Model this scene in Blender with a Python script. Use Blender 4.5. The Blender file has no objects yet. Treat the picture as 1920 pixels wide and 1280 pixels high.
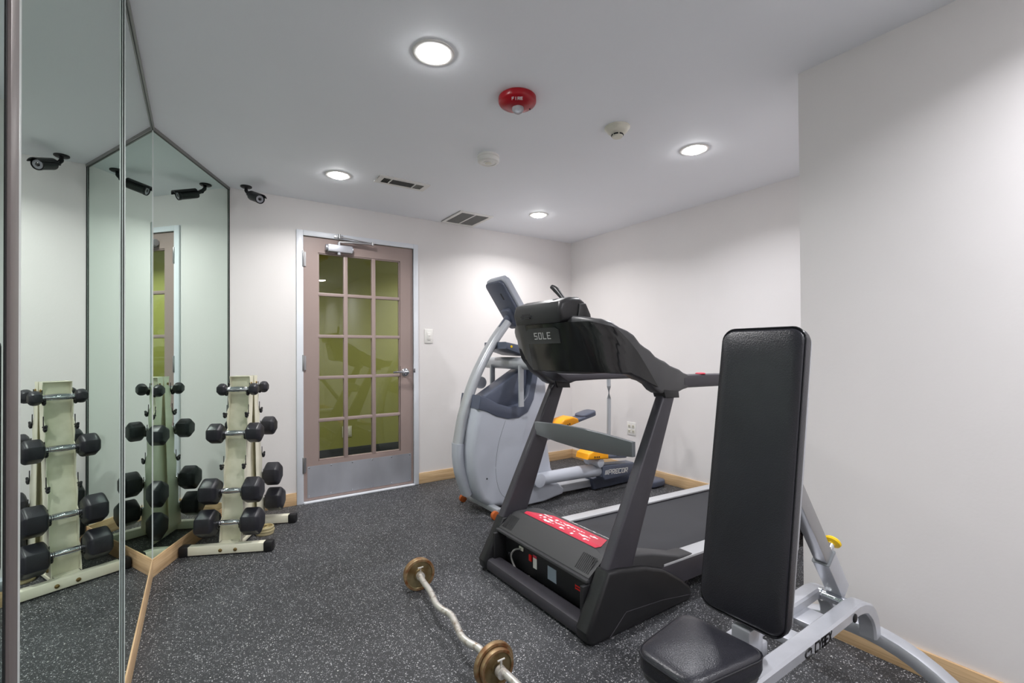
import bpy, bmesh, math, random
from mathutils import Vector, Matrix
random.seed(7)
PI = math.pi
sc = bpy.context.scene
COL = sc.collection

# ------------------------------------------------------------------ camera
def look_matrix(yaw, pitch, roll, loc):
    f = Vector((math.sin(yaw)*math.cos(pitch), math.cos(yaw)*math.cos(pitch), math.sin(pitch)))
    r = Vector((math.cos(yaw), -math.sin(yaw), 0)); u = r.cross(f)
    r2 = r*math.cos(roll)+u*math.sin(roll); u2 = -r*math.sin(roll)+u*math.cos(roll)
    m = Matrix((r2, u2, -f)).transposed().to_4x4(); m.translation = Vector(loc)
    return m
cam = bpy.data.objects.new('camera', bpy.data.cameras.new('camera')); COL.objects.link(cam)
cam.matrix_world = look_matrix(0.5907, 0.0085, -0.0058, (0, 0, 1.1632))
cam.data.sensor_fit = 'HORIZONTAL'; cam.data.sensor_width = 36
cam.data.lens = 874.86/1920*36
cam.data.shift_y = (651.4555-640)/1920
cam.data.clip_start = 0.02
sc.camera = cam

# ------------------------------------------------------------------ world, exposure, lights
w = bpy.data.worlds.new('world'); sc.world = w; w.use_nodes = True
w.node_tree.nodes['Background'].inputs[0].default_value = (0.8, 0.85, 1, 1)
w.node_tree.nodes['Background'].inputs[1].default_value = 0.05
sc.view_settings.view_transform = 'Standard'
sc.view_settings.look = 'None'
sc.view_settings.gamma = 1
sc.view_settings.exposure = 0.0
sc.view_settings.use_curve_mapping = False
sc.cycles.max_bounces = 14; sc.cycles.diffuse_bounces = 7; sc.cycles.glossy_bounces = 8
sc.cycles.transmission_bounces = 8; sc.cycles.sample_clamp_indirect = 40
sc.cycles.use_denoising = True
H = 2.35
LAMP_W = 14.9
LAMP_COL = (1.0, 0.985, 0.99)
CEILING_LAMPS = [(0.773, 1.700), (0.773, 3.228), (2.450, 3.228), (2.430, 1.678), (1.66, -0.22), (0.30, -0.95), (1.60, -1.75)]  # last two are unseen, added behind the camera as fill light
CORRIDOR_LAMPS = [(2.60, 4.60), (-0.2, 4.60)]

# ------------------------------------------------------------------ materials
def lin(c):
    out = []
    for v in c[:3]:
        v = v/255.0
        out.append(v/12.92 if v <= 0.04045 else ((v+0.055)/1.055)**2.4)
    return tuple(out)+(1.0,)
def mat(name, rgb, rough=0.5, metal=0.0, var=0.0, scale=12.0, bump=0.0, bscale=200.0, coat=0.0, spec=0.5, rvar=0.0, detail=4, stretch=None, trans=0.0, emit=0.0, ior=1.45, rgb2=None, contrast=None):
    m = bpy.data.materials.new(name); m.use_nodes = True
    nt = m.node_tree; N = nt.nodes; L = nt.links
    b = N['Principled BSDF']
    col = lin(rgb)
    b.inputs['Base Color'].default_value = col
    b.inputs['Roughness'].default_value = rough
    b.inputs['Metallic'].default_value = metal
    b.inputs['Specular IOR Level'].default_value = spec
    b.inputs['Coat Weight'].default_value = coat
    b.inputs['Coat Roughness'].default_value = 0.08
    b.inputs['IOR'].default_value = ior
    if trans: b.inputs['Transmission Weight'].default_value = trans
    if emit:
        b.inputs['Emission Color'].default_value = col; b.inputs['Emission Strength'].default_value = emit
    tc = N.new('ShaderNodeTexCoord'); mp = N.new('ShaderNodeMapping'); L.new(tc.outputs['Object'], mp.inputs['Vector'])
    if stretch: mp.inputs['Scale'].default_value = stretch
    if var or rgb2:
        nz = N.new('ShaderNodeTexNoise'); nz.inputs['Scale'].default_value = scale; nz.inputs['Detail'].default_value = detail
        L.new(mp.outputs[0], nz.inputs['Vector'])
        cr = N.new('ShaderNodeValToRGB')
        lo, hi = contrast or (0.3, 0.7)
        cr.color_ramp.elements[0].position = lo; cr.color_ramp.elements[1].position = hi
        if rgb2:
            cr.color_ramp.elements[0].color = col; cr.color_ramp.elements[1].color = lin(rgb2)
        else:
            cr.color_ramp.elements[0].color = tuple(c*(1-var) for c in col[:3])+(1,)
            cr.color_ramp.elements[1].color = tuple(min(1, c*(1+var)) for c in col[:3])+(1,)
        L.new(nz.outputs['Fac'], cr.inputs[0]); L.new(cr.outputs[0], b.inputs['Base Color'])
        if rvar:
            mr = N.new('ShaderNodeMapRange'); mr.inputs['To Min'].default_value = max(0, rough-rvar); mr.inputs['To Max'].default_value = rough+rvar
            L.new(nz.outputs['Fac'], mr.inputs['Value']); L.new(mr.outputs[0], b.inputs['Roughness'])
    if bump:
        n2 = N.new('ShaderNodeTexNoise'); n2.inputs['Scale'].default_value = bscale; n2.inputs['Detail'].default_value = 3
        L.new(mp.outputs[0], n2.inputs['Vector'])
        bp = N.new('ShaderNodeBump'); bp.inputs['Strength'].default_value = bump; bp.inputs['Distance'].default_value = 0.002
        L.new(n2.outputs['Fac'], bp.inputs['Height']); L.new(bp.outputs[0], b.inputs['Normal'])
    return m

def floor_material():
    m = bpy.data.materials.new('speckled_rubber'); m.use_nodes = True
    nt = m.node_tree; N = nt.nodes; L = nt.links; b = N['Principled BSDF']
    tc = N.new('ShaderNodeTexCoord')
    nz = N.new('ShaderNodeTexNoise'); nz.inputs['Scale'].default_value = 3.0; nz.inputs['Detail'].default_value = 5
    L.new(tc.outputs['Object'], nz.inputs['Vector'])
    base = N.new('ShaderNodeValToRGB'); base.color_ramp.elements[0].position = .3; base.color_ramp.elements[1].position = .72
    base.color_ramp.elements[0].color = lin((42, 43, 46)); base.color_ramp.elements[1].color = lin((58, 59, 62))
    L.new(nz.outputs['Fac'], base.inputs[0])
    prev = base.outputs[0]
    wob = N.new('ShaderNodeTexNoise'); wob.inputs['Scale'].default_value = 260; L.new(tc.outputs['Object'], wob.inputs['Vector'])
    mixv = N.new('ShaderNodeMixRGB'); mixv.blend_type = 'ADD'; mixv.inputs[0].default_value = 0.006
    L.new(tc.outputs['Object'], mixv.inputs[1]); L.new(wob.outputs['Color'], mixv.inputs[2])
    for scale, radius, thr, c in ((140, .32, .56, (205, 205, 208)), (230, .34, .55, (170, 171, 176)), (80, .20, .78, (235, 233, 230))):
        vo = N.new('ShaderNodeTexVoronoi'); vo.inputs['Scale'].default_value = scale
        L.new(mixv.outputs[0], vo.inputs['Vector'])
        near = N.new('ShaderNodeMath'); near.operation = 'LESS_THAN'; near.inputs[1].default_value = radius
        L.new(vo.outputs['Distance'], near.inputs[0])
        sep = N.new('ShaderNodeSeparateColor'); L.new(vo.outputs['Color'], sep.inputs[0])
        pick = N.new('ShaderNodeMath'); pick.operation = 'GREATER_THAN'; pick.inputs[1].default_value = thr
        L.new(sep.outputs[0], pick.inputs[0])
        mul = N.new('ShaderNodeMath'); mul.operation = 'MULTIPLY'; L.new(near.outputs[0], mul.inputs[0]); L.new(pick.outputs[0], mul.inputs[1])
        dim = N.new('ShaderNodeMath'); dim.operation = 'MULTIPLY'; L.new(mul.outputs[0], dim.inputs[0]); L.new(sep.outputs[1], dim.inputs[1])
        mx = N.new('ShaderNodeMixRGB'); L.new(dim.outputs[0], mx.inputs[0]); L.new(prev, mx.inputs[1]); mx.inputs[2].default_value = lin(c)
        prev = mx.outputs[0]
    L.new(prev, b.inputs['Base Color'])
    b.inputs['Roughness'].default_value = .55; b.inputs['Specular IOR Level'].default_value = .4
    n2 = N.new('ShaderNodeTexNoise'); n2.inputs['Scale'].default_value = 350; L.new(tc.outputs['Object'], n2.inputs['Vector'])
    bp = N.new('ShaderNodeBump'); bp.inputs['Strength'].default_value = .35; bp.inputs['Distance'].default_value = .002
    L.new(n2.outputs['Fac'], bp.inputs['Height']); L.new(bp.outputs[0], b.inputs['Normal'])
    return m

def wood_material():
    m = bpy.data.materials.new('oak_skirting'); m.use_nodes = True
    nt = m.node_tree; N = nt.nodes; L = nt.links; b = N['Principled BSDF']
    tc = N.new('ShaderNodeTexCoord'); mp = N.new('ShaderNodeMapping'); mp.inputs['Scale'].default_value = (2.5, 2.5, 60)
    L.new(tc.outputs['Object'], mp.inputs[0])
    nz = N.new('ShaderNodeTexNoise'); nz.inputs['Scale'].default_value = 1.6; nz.inputs['Detail'].default_value = 6; nz.inputs['Distortion'].default_value = .6
    L.new(mp.outputs[0], nz.inputs[0])
    cr = N.new('ShaderNodeValToRGB'); cr.color_ramp.elements[0].position = .3; cr.color_ramp.elements[1].position = .7
    cr.color_ramp.elements[0].color = lin((196, 160, 118)); cr.color_ramp.elements[1].color = lin((226, 194, 152))
    L.new(nz.outputs['Fac'], cr.inputs[0]); L.new(cr.outputs[0], b.inputs['Base Color'])
    b.inputs['Roughness'].default_value = .42
    return m

M = {}
M['wall'] = mat('warm_white_wall_paint', (229, 225, 224), .55, var=.025, scale=1.3, bump=.12, bscale=90)
M['ceiling'] = mat('ceiling_paint', (240, 242, 247), .7, var=.015, scale=1.0, bump=.1, bscale=120)
M['floor'] = floor_material()
M['wood'] = wood_material()
M['mirror'] = mat('mirror_glass', (222, 238, 229), .0, 1.0)
M['chrome_edge'] = mat('polished_edge', (225, 228, 228), .18, 1.0)
M['bright_edge'] = mat('polished_glass_edge', (226, 232, 230), .3, .2)
M['dark_edge'] = mat('dark_seam', (22, 26, 26), .4)
M['brushed'] = mat('brushed_aluminium', (124, 116, 114), .42, .3, var=.12, scale=30, stretch=(1, 1, .05))
M['trimgrey'] = mat('grey_channel', (128, 128, 126), .4, .4)
M['white_paint'] = mat('white_gloss_paint', (226, 229, 236), .35, var=.03, scale=6)
M['door'] = mat('taupe_door_paint', (158, 140, 135), .4, var=.03, scale=3)
M['steel'] = mat('brushed_steel', (196, 198, 206), .42, .7, var=.10, scale=5, stretch=(1, 1, .4), rvar=.1)
M['chrome'] = mat('chrome', (215, 217, 222), .12, 1.0)
M['satin'] = mat('satin_nickel', (178, 178, 180), .28, 1.0)
M['glass'] = mat('pane_glass', (235, 240, 232), .0, trans=1.0, ior=1.5)
M['green'] = mat('olive_green_wall_paint', (163, 162, 94), .6, var=.03, scale=2)
M['corr_floor'] = mat('dark_corridor_carpet', (62, 64, 68), .9, var=.2, scale=40)
M['corr_base'] = mat('dark_rubber_skirting', (66, 68, 76), .45, var=.2, scale=9, stretch=(1, 1, 6))
M['plastic_white'] = mat('white_plastic', (232, 230, 226), .35)
M['plastic_cream'] = mat('cream_plastic', (222, 218, 204), .4)
M['duct'] = mat('duct_interior', (84, 82, 80), .7)
M['slot'] = mat('dark_slot', (40, 40, 42), .6)
M['red'] = mat('red_plastic', (160, 8, 26), .3)
M['lens'] = mat('clear_strobe_lens', (225, 232, 238), .06, trans=.6)
M['black'] = mat('black_metal', (24, 24, 27), .38, var=.1, scale=20)
M['camglass'] = mat('camera_lens_ring', (150, 152, 158), .3, .3)
M['rubber'] = mat('black_rubber_hex', (38, 38, 44), .38, var=.25, scale=14, bump=.25, bscale=160)
M['rubber_cap'] = mat('black_rubber_cap', (26, 26, 29), .5, bump=.2)
M['cream'] = mat('worn_cream_paint', (238, 235, 216), .35, rgb2=(222, 219, 194), scale=5, contrast=(.45, .75))
M['cream_inner'] = mat('worn_cream_face', (228, 226, 204), .32, rgb2=(204, 204, 178), scale=6, contrast=(.42, .6))
M['brass'] = mat('brass_bolt', (150, 128, 84), .35, .9)
M['rust'] = mat('rusty_gold_plate', (108, 84, 50), .42, .6, rgb2=(144, 132, 100), scale=16, contrast=(.35, .7), bump=.3, bscale=60)
M['rust_rim'] = mat('rusted_rim', (128, 80, 46), .5, .6, rgb2=(166, 146, 112), scale=30, contrast=(.35, .65))
M['bar'] = mat('worn_chrome_bar', (220, 216, 210), .36, .6, rgb2=(150, 128, 108), scale=38, contrast=(.52, .72))
M['tm'] = mat('charcoal_treadmill_paint', (58, 56, 62), .42, var=.05, scale=10)
M['tm_dark'] = mat('black_treadmill_plastic', (32, 32, 34), .38, bump=.05)
M['tm_gloss'] = mat('gloss_black_console', (20, 20, 22), .16, coat=.4)
M['tm_grey'] = mat('dark_grey_console_shell', (66, 66, 68), .36, var=.04)
M['tm_bar'] = mat('gunmetal_crossbar', (112, 116, 119), .42, .1)
M['hood'] = mat('matte_hood', (58, 58, 60), .5, bump=.1, bscale=300)
M['belt'] = mat('treadmill_belt', (48, 49, 54), .6, bump=.2, bscale=400)
M['rail'] = mat('silver_side_rail', (196, 197, 200), .4, .25, bump=.2, bscale=240)
M['label_red'] = mat('red_warning_label', (206, 60, 80), .4)
M['white_ink'] = mat('white_ink', (235, 232, 232), .5)
M['label_grey'] = mat('pale_label', (150, 162, 176), .45)
M['switch_red'] = mat('red_switch', (230, 30, 22), .3)
M['cord'] = mat('grey_cord', (140, 138, 136), .5)
M['el'] = mat('silver_blue_plastic', (180, 184, 194), .36, var=.02, scale=4)
M['el_dark'] = mat('dark_slate_plastic', (84, 90, 106), .36)
M['el_tube'] = mat('silver_tube', (178, 181, 186), .32, .25)
M['yellow'] = mat('orange_yellow_plastic', (250, 168, 16), .4)
M['orange_wheel'] = mat('orange_wheel', (190, 98, 46), .45)
M['vinyl'] = mat('black_vinyl', (38, 38, 44), .28, bump=.35, bscale=320, var=.1, scale=8)
M['vinyl_trim'] = mat('vinyl_piping', (28, 28, 33), .3)
M['bench'] = mat('silver_bench_paint', (182, 184, 190), .33, .45, var=.04, scale=20)
M['bench_plate'] = mat('grey_bench_plate', (150, 150, 154), .4, .4)
M['yellow_knob'] = mat('yellow_knob', (240, 198, 12), .35)
M['ink'] = mat('black_ink', (14, 14, 16), .5)

def emission(name, rgb, s):
    m = bpy.data.materials.new(name); m.use_nodes = True
    N = m.node_tree.nodes; L = m.node_tree.links; N.remove(N['Principled BSDF'])
    e = N.new('ShaderNodeEmission'); e.inputs[0].default_value = tuple(rgb)+(1,); e.inputs[1].default_value = s
    L.new(e.outputs[0], N['Material Output'].inputs[0]); return m
M['lamp'] = emission('lamp_diffuser_glow', (1, 1, 1), 80)

# ------------------------------------------------------------------ mesh helpers
class MB:
    """collects shapes (in scene coordinates) into one mesh"""
    def __init__(s): s.v = []; s.f = []; s.mi = []
    def add(s, verts, faces, mi=0):
        o = len(s.v); s.v += [tuple(v) for v in verts]; s.f += [tuple(i+o for i in f) for f in faces]; s.mi += [mi]*len(faces); return s
    def bm(s, bm, mi=0, mx=None):
        bm.verts.ensure_lookup_table(); bm.verts.index_update()
        vs = [(mx @ v.co if mx else v.co) for v in bm.verts]
        s.add(vs, [[v.index for v in f.verts] for f in bm.faces], mi); bm.free(); return s
    def box(s, x0, x1, y0, y1, z0, z1, bev=0.0, mx=None, mi=0, seg=2):
        bm = bmesh.new(); bmesh.ops.create_cube(bm, size=1)
        for v in bm.verts: v.co = Vector(((x0+x1)/2+v.co.x*(x1-x0), (y0+y1)/2+v.co.y*(y1-y0), (z0+z1)/2+v.co.z*(z1-z0)))
        if bev: bmesh.ops.bevel(bm, geom=list(bm.edges), offset=bev, segments=seg, profile=.5, affect='EDGES')
        return s.bm(bm, mi, mx)
    def cyl(s, p0, p1, r0, r1=None, n=20, bev=0.0, mi=0, hexa=None):
        r1 = r0 if r1 is None else r1
        p0 = Vector(p0); p1 = Vector(p1); d = p1-p0
        bm = bmesh.new(); bmesh.ops.create_cone(bm, cap_ends=True, segments=n, radius1=r0, radius2=r1, depth=d.length)
        if bev:
            es = [e for e in bm.edges if any(len(f.verts) > 4 for f in e.link_faces)] if n > 4 else list(bm.edges)
            bmesh.ops.bevel(bm, geom=es, offset=bev, segments=2, profile=.5, affect='EDGES')
        q = Vector((0, 0, 1)).rotation_difference(d.normalized()).to_matrix().to_4x4()
        return s.bm(bm, mi, Matrix.Translation((p0+p1)/2) @ q)
    def prism(s, outline, axis, a0, a1, bev=0.0, mi=0, mx=None, seg=2):
        """outline in the two other axes (in x,y,z order), pushed along axis from a0 to a1"""
        bm = bmesh.new()
        def P(p, a):
            l = [p[0], p[1]]; l.insert(axis, a); return Vector(l)
        A = [bm.verts.new(P(p, a0)) for p in outline]; B = [bm.verts.new(P(p, a1)) for p in outline]
        n = len(outline)
        bm.faces.new(A); bm.faces.new(list(reversed(B)))
        for i in range(n): bm.faces.new((A[i], B[i], B[(i+1) % n], A[(i+1) % n]))
        bmesh.ops.recalc_face_normals(bm, faces=bm.faces)
        if bev:
            es = [e for e in bm.edges if (e.verts[0] in A) == (e.verts[1] in A)]
            bmesh.ops.bevel(bm, geom=es, offset=bev, segments=seg, profile=.5, affect='EDGES')
        return s.bm(bm, mi, mx)
    def loft(s, rings, mi=0, cap=True, closed=False):
        n = len(rings[0]); vs = [p for r in rings for p in r]; fs = []
        m = len(rings)
        for i in range(m if closed else m-1):
            for j in range(n):
                a = i*n+j; b = i*n+(j+1) % n; k = (i+1) % m
                fs.append((a, b, k*n+(j+1) % n, k*n+j))
        if cap and not closed:
            fs.append(tuple(reversed(range(n)))); fs.append(tuple((m-1)*n+j for j in range(n)))
        return s.add(vs, fs, mi)
    def tube(s, pts, r, n=12, mi=0, rect=None, up=(0, 0, 1), smooth=0, cap=True, rnd=0.2):
        """sweep a circle (r, or a list) or a rounded rectangle rect=(w,h) along pts"""
        P = [Vector(p) for p in pts]
        if smooth: P = catmull(P, smooth)
        rs = r if isinstance(r, (list, tuple)) else None
        rings = []; up = Vector(up)
        for i, p in enumerate(P):
            t = (P[min(i+1, len(P)-1)]-P[max(i-1, 0)]).normalized()
            side = t.cross(up)
            if side.length < 1e-4: side = t.cross(Vector((0, 1, 0)))
            side.normalize(); nn = side.cross(t).normalized()
            if rect:
                w_, h_ = rect[0]/2, rect[1]/2; c = min(w_, h_)*rnd*2
                prof = []
                for sx, sy, a0 in ((1, 1, 0), (-1, 1, 90), (-1, -1, 180), (1, -1, 270)):
                    for a in (0, 45, 90):
                        aa = math.radians(a0+a); prof.append((sx*(w_-c)+c*math.cos(aa), sy*(h_-c)+c*math.sin(aa)))
                rings.append([p+side*x+nn*y for x, y in prof])
            else:
                if rs:
                    k = i/(len(P)-1)*(len(rs)-1); k0 = int(min(k, len(rs)-2)); rr = rs[k0]+(rs[k0+1]-rs[k0])*(k-k0)
                else: rr = r
                rings.append([p+side*rr*math.cos(2*PI*j/n)+nn*rr*math.sin(2*PI*j/n) for j in range(n)])
        return s.loft(rings, mi, cap)
    def lathe(s, prof, c, n=32, axis=(0, 0, 1), mi=0):
        """prof: (radius, height) list, spun round the axis through c"""
        q = Vector((0, 0, 1)).rotation_difference(Vector(axis).normalized()).to_matrix(); c = Vector(c)
        rings = [[c+q @ Vector((r*math.cos(2*PI*j/n), r*math.sin(2*PI*j/n), h)) for j in range(n)] for r, h in prof]
        return s.loft(rings, mi, True)
    def torus(s, c, R_, r, axis=(0, 0, 1), n=28, k=8, a0=0, a1=360, mi=0):
        q = Vector((0, 0, 1)).rotation_difference(Vector(axis).normalized()).to_matrix(); c = Vector(c)
        full = (a1-a0) >= 360; rings = []
        for i in range(n if full else n+1):
            a = math.radians(a0+(a1-a0)*i/n)
            d = Vector((math.cos(a), math.sin(a), 0))
            rings.append([c+q @ (d*(R_+r*math.cos(2*PI*j/k))+Vector((0, 0, r*math.sin(2*PI*j/k)))) for j in range(k)])
        return s.loft(rings, mi, not full, full)
    def pad(s, outline, z0, z1, mx, rim=0.014, crown=0.012, mi=0):
        """upholstered cushion: outline loop in local xy, from z0 to z1, soft edges"""
        n = len(outline); cx = sum(p[0] for p in outline)/n; cy = sum(p[1] for p in outline)/n
        def ring(inset, z):
            out = []
            for x, y in outline:
                d = Vector((x-cx, y-cy)); l = d.length; d = d*(max(l-inset, 0)/l); out.append(mx @ Vector((cx+d.x, cy+d.y, z)))
            return out
        R = [ring(rim, z0), ring(rim*.3, z0+rim*.35), ring(0, z0+rim)]
        R += [ring(0, z1-rim*1.2), ring(rim*.18, z1-rim*.6), ring(rim*.55, z1-rim*.2), ring(rim, z1)]
        for k in (.25, .5, .75, .95): R.append([mx @ Vector((cx+(x-cx)*(1-k), cy+(y-cy)*(1-k), z1+crown*math.sin(k*PI/2))) for x, y in outline])
        return s.loft(R, mi)
    def build(s, name, mats, parent=None, sharp=32, world=True, flat=False):
        me = bpy.data.meshes.new(name)
        inv = BASE[parent.name].inverted() if (parent is not None and world) else Matrix()
        me.from_pydata([inv @ Vector(v) for v in s.v], [], s.f)
        bm = bmesh.new(); bm.from_mesh(me)
        bmesh.ops.remove_doubles(bm, verts=bm.verts, dist=1e-6)
        bmesh.ops.recalc_face_normals(bm, faces=bm.faces)
        for e in bm.edges:
            e.smooth = not (len(e.link_faces) == 2 and e.calc_face_angle(0) > math.radians(sharp)) and not flat
        for f in bm.faces: f.smooth = not flat
        bm.to_mesh(me); bm.free()
        if not isinstance(mats, (list, tuple)): mats = [mats]
        for k in mats: me.materials.append(M[k])
        if len(mats) > 1 and len(me.polygons) == len(s.mi):
            for p, i in zip(me.polygons, s.mi): p.material_index = i
        o = bpy.data.objects.new(name, me); COL.objects.link(o)
        if parent is not None:
            o.parent = parent; BASE[o.name] = BASE[parent.name]
        else: BASE[o.name] = Matrix()
        return o
def catmull(P, k):
    out = []
    Q = [P[0]*2-P[1]]+list(P)+[P[-1]*2-P[-2]]
    for i in range(1, len(Q)-2):
        for j in range(k):
            t = j/k; a, b, c, d = Q[i-1:i+3]
            out.append(.5*((2*b)+(c-a)*t+(2*a-5*b+4*c-d)*t*t+(3*b-a-3*c+d)*t**3))
    out.append(P[-1]); return out
BASE = {}
def thing(name, label, cat, loc=(0, 0, 0), rotz=0.0, group=None):
    o = bpy.data.objects.new(name, None); COL.objects.link(o); o.empty_display_size = .05
    o.location = loc; o.rotation_euler = (0, 0, rotz)
    o['label'] = label; o['category'] = cat
    if group: o['group'] = group
    BASE[o.name] = Matrix.Translation(loc) @ Matrix.Rotation(rotz, 4, 'Z')
    return o
def tag(o, label, cat, group=None):
    o['label'] = label; o['category'] = cat
    if group: o['group'] = group
    return o
def struct(o, label=None):
    o['kind'] = 'structure'
    if label: o['label'] = label
    return o
def rrect(x0, x1, y0, y1, r, k=5):
    out = []
    for cx, cy, a0 in ((x1-r, y1-r, 0), (x0+r, y1-r, 90), (x0+r, y0+r, 180), (x1-r, y0+r, 270)):
        for i in range(k+1):
            a = math.radians(a0+90*i/k); out.append((cx+r*math.cos(a), cy+r*math.sin(a)))
    return out
STROKES = {
 'S': [[(1, 1), (0, 1), (0, .5), (1, .5), (1, 0), (0, 0)]], 'O': [[(0, 0), (0, 1), (1, 1), (1, 0), (0, 0)]],
 'L': [[(0, 1), (0, 0), (1, 0)]], 'E': [[(1, 1), (0, 1), (0, 0), (1, 0)], [(0, .5), (.85, .5)]],
 'P': [[(0, 0), (0, 1), (1, 1), (1, .45), (0, .45)]], 'R': [[(0, 0), (0, 1), (1, 1), (1, .45), (0, .45)], [(.45, .45), (1, 0)]],
 'C': [[(1, 1), (0, 1), (0, 0), (1, 0)]], 'Y': [[(0, 1), (.5, .5), (1, 1)], [(.5, .5), (.5, 0)]],
 'B': [[(0, 0), (0, 1), (.9, 1), (.9, .5), (0, .5)], [(.9, .5), (1, .4), (1, 0), (0, 0)]], 'X': [[(0, 1), (1, 0)], [(0, 0), (1, 1)]],
 'F': [[(1, 1), (0, 1), (0, 0)], [(0, .5), (.8, .5)]], 'I': [[(.5, 1), (.5, 0)]]}
def lettering(mb, text, origin, ux, uy, h, wd, gap, th, depth=.0012, shear=0.0, mi=0):
    """block lettering: each stroke a thin raised bar lying on the surface spanned by ux, uy"""
    ux = Vector(ux).normalized(); uy = Vector(uy).normalized(); n = ux.cross(uy).normalized(); o = Vector(origin); x = 0
    for ch in text:
        for st in STROKES.get(ch, []):
            for a, b in zip(st, st[1:]):
                A = Vector((x+a[0]*wd+a[1]*h*shear, a[1]*h)); B = Vector((x+b[0]*wd+b[1]*h*shear, b[1]*h))
                d = (B-A).normalized(); A = A-d*th/2; B = B+d*th/2; s_ = Vector((-d.y, d.x))*th/2
                q = [A+s_, A-s_, B-s_, B+s_]
                P = [o+ux*p.x+uy*p.y for p in q]
                mb.add(P+[p+n*depth for p in P], [(0, 1, 2, 3), (4, 5, 6, 7), (0, 1, 5, 4), (1, 2, 6, 5), (2, 3, 7, 6), (3, 0, 4, 7)], mi)
        x += wd+gap
    return mb

# ------------------------------------------------------------------ room
YB, XR, XC, YC = 3.894, 3.398, 2.141, 0.970
XM = -0.200                    # plane of the left mirrors
CX, CY, BX = -0.200, 3.067, 0.178
T = .12
YF, CW = 5.30, .10             # corridor far wall
dv = Vector((BX-CX, YB-CY, 0)).normalized(); dn = Vector((dv.y, -dv.x, 0))   # along / out of the diagonal mirror

struct(MB().box(-1.6, 3.7, -2.4, YB+.06, -.1, 0).build('floor', 'floor'))
struct(MB().box(-1.6, 5.2, YB+.06, YF+.3, -.1, 0).build('floor', 'corr_floor'))
struct(MB().box(-1.6, 3.7, -2.4, YB+.06, H, H+.1).build('ceiling', 'ceiling'))
DX0, DX1, DZ = .668, 1.565, 2.072
b = MB().box(-.35, DX0-.02, YB, YB+T, 0, H).box(DX1+.02, XR+T, YB, YB+T, 0, H).box(DX0-.02, DX1+.02, YB, YB+T, DZ+.02, H)
struct(b.build('wall_back', 'wall'))
struct(MB().box(XR, XR+T, YC-.3, YB, 0, H).build('wall_right', 'wall'))
struct(MB().prism([(XC, -2.3), (XR+T, -2.3), (XR+T, YC), (XC, YC)], 2, 0, H).build('wall_right_front', 'wall'))
back_of = .012
# the left walls stand just behind the mirrors
struct(MB().box(XM-.13, XM-.014, .84, CY, 0, H).build('wall_left', 'wall'))
def along(p, d, n, l, t0, t1, z0, z1, mb, bev=0):
    """a slab starting at p, running along d for l, between t0 and t1 along n"""
    a = Vector(p); pts = [a+n*t0, a+d*l+n*t0, a+d*l+n*t1, a+n*t1]
    return mb.prism([(q.x, q.y) for q in pts], 2, z0, z1, bev)
C3, B3 = Vector((CX, CY, 0)), Vector((BX, YB, 0)); LD = (B3-C3).length
struct(along(C3-dv*.04, dv, dn, LD+.1, -.13, -.014, 0, H, MB()).build('wall_corner', 'wall'))
d4 = Vector((-.617, -.787, 0)); n4 = Vector((.787, -.617, 0))
P4 = Vector((XM, .8325, 0))
struct(along(P4, d4, n4, 1.0, -.12, -.014, 0, H, MB()).build('wall_left_front', 'wall'))
E4 = P4+d4*1.0
struct(MB().box(E4.x-.1, E4.x, -2.4, E4.y+.02, 0, H).build('wall_left_rear', 'wall'))
struct(MB().box(-1.2, XC+.1, -2.42, -2.3, 0, H).build('wall_rear', 'wall'))
# corridor behind the glazed door
struct(MB().box(-1.6, 5.2, YF, YF+.1, 0, H).build('wall_corridor', 'green'))
struct(MB().box(-1.6, -1.5, YB+T, YF, 0, H).build('wall_corridor_left', 'green'))
struct(MB().box(3.3, 3.4, YB+T, YF, 0, H).build('wall_corridor_right', 'green'))
struct(MB().box(-1.6, DX0-.02, YB+T, YB+T+.01, 0, H).box(DX1+.02, 3.4, YB+T, YB+T+.01, 0, H).box(DX0-.02, DX1+.02, YB+T, YB+T+.01, DZ+.02, H).build('wall_corridor_front', 'green'))
struct(MB().box(-1.6, 5.2, YB+.06, YF+.1, H, H+.1).build('ceiling', 'green'))
struct(MB().box(-1.5, 3.3, YF-.01, YF, 0, .118, .002).build('baseboard_corridor', 'corr_base'))
# baseboards
BH, BT = .095, .012
def base(name, x0, x1, y0, y1): struct(MB().box(x0, x1, y0, y1, 0, BH, .003).build(name, 'wood'))
base('baseboard_back', BX, .619, YB-BT, YB)
base('baseboard_back', 1.6085, XR, YB-BT, YB)
base('baseboard_right', XR-BT, XR, YC, YB-BT)
base('baseboard_right', XC-BT, XC, -2.3, YC+BT)
base('baseboard_right', XC-BT, XR-BT, YC, YC+BT)
base('baseboard_rear', -.8, XC, -2.3, -2.3+BT)
base('baseboard_left', XM-.014, XM+.001, .84, CY+.001)
struct(along(C3, dv, dn, LD, -.014, .001, 0, BH, MB(), .0005).build('baseboard_corner', 'wood'))
struct(along(P4, d4, n4, 1.0, -.014, -.001, 0, BH, MB(), .001).build('baseboard_left', 'wood'))

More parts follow.
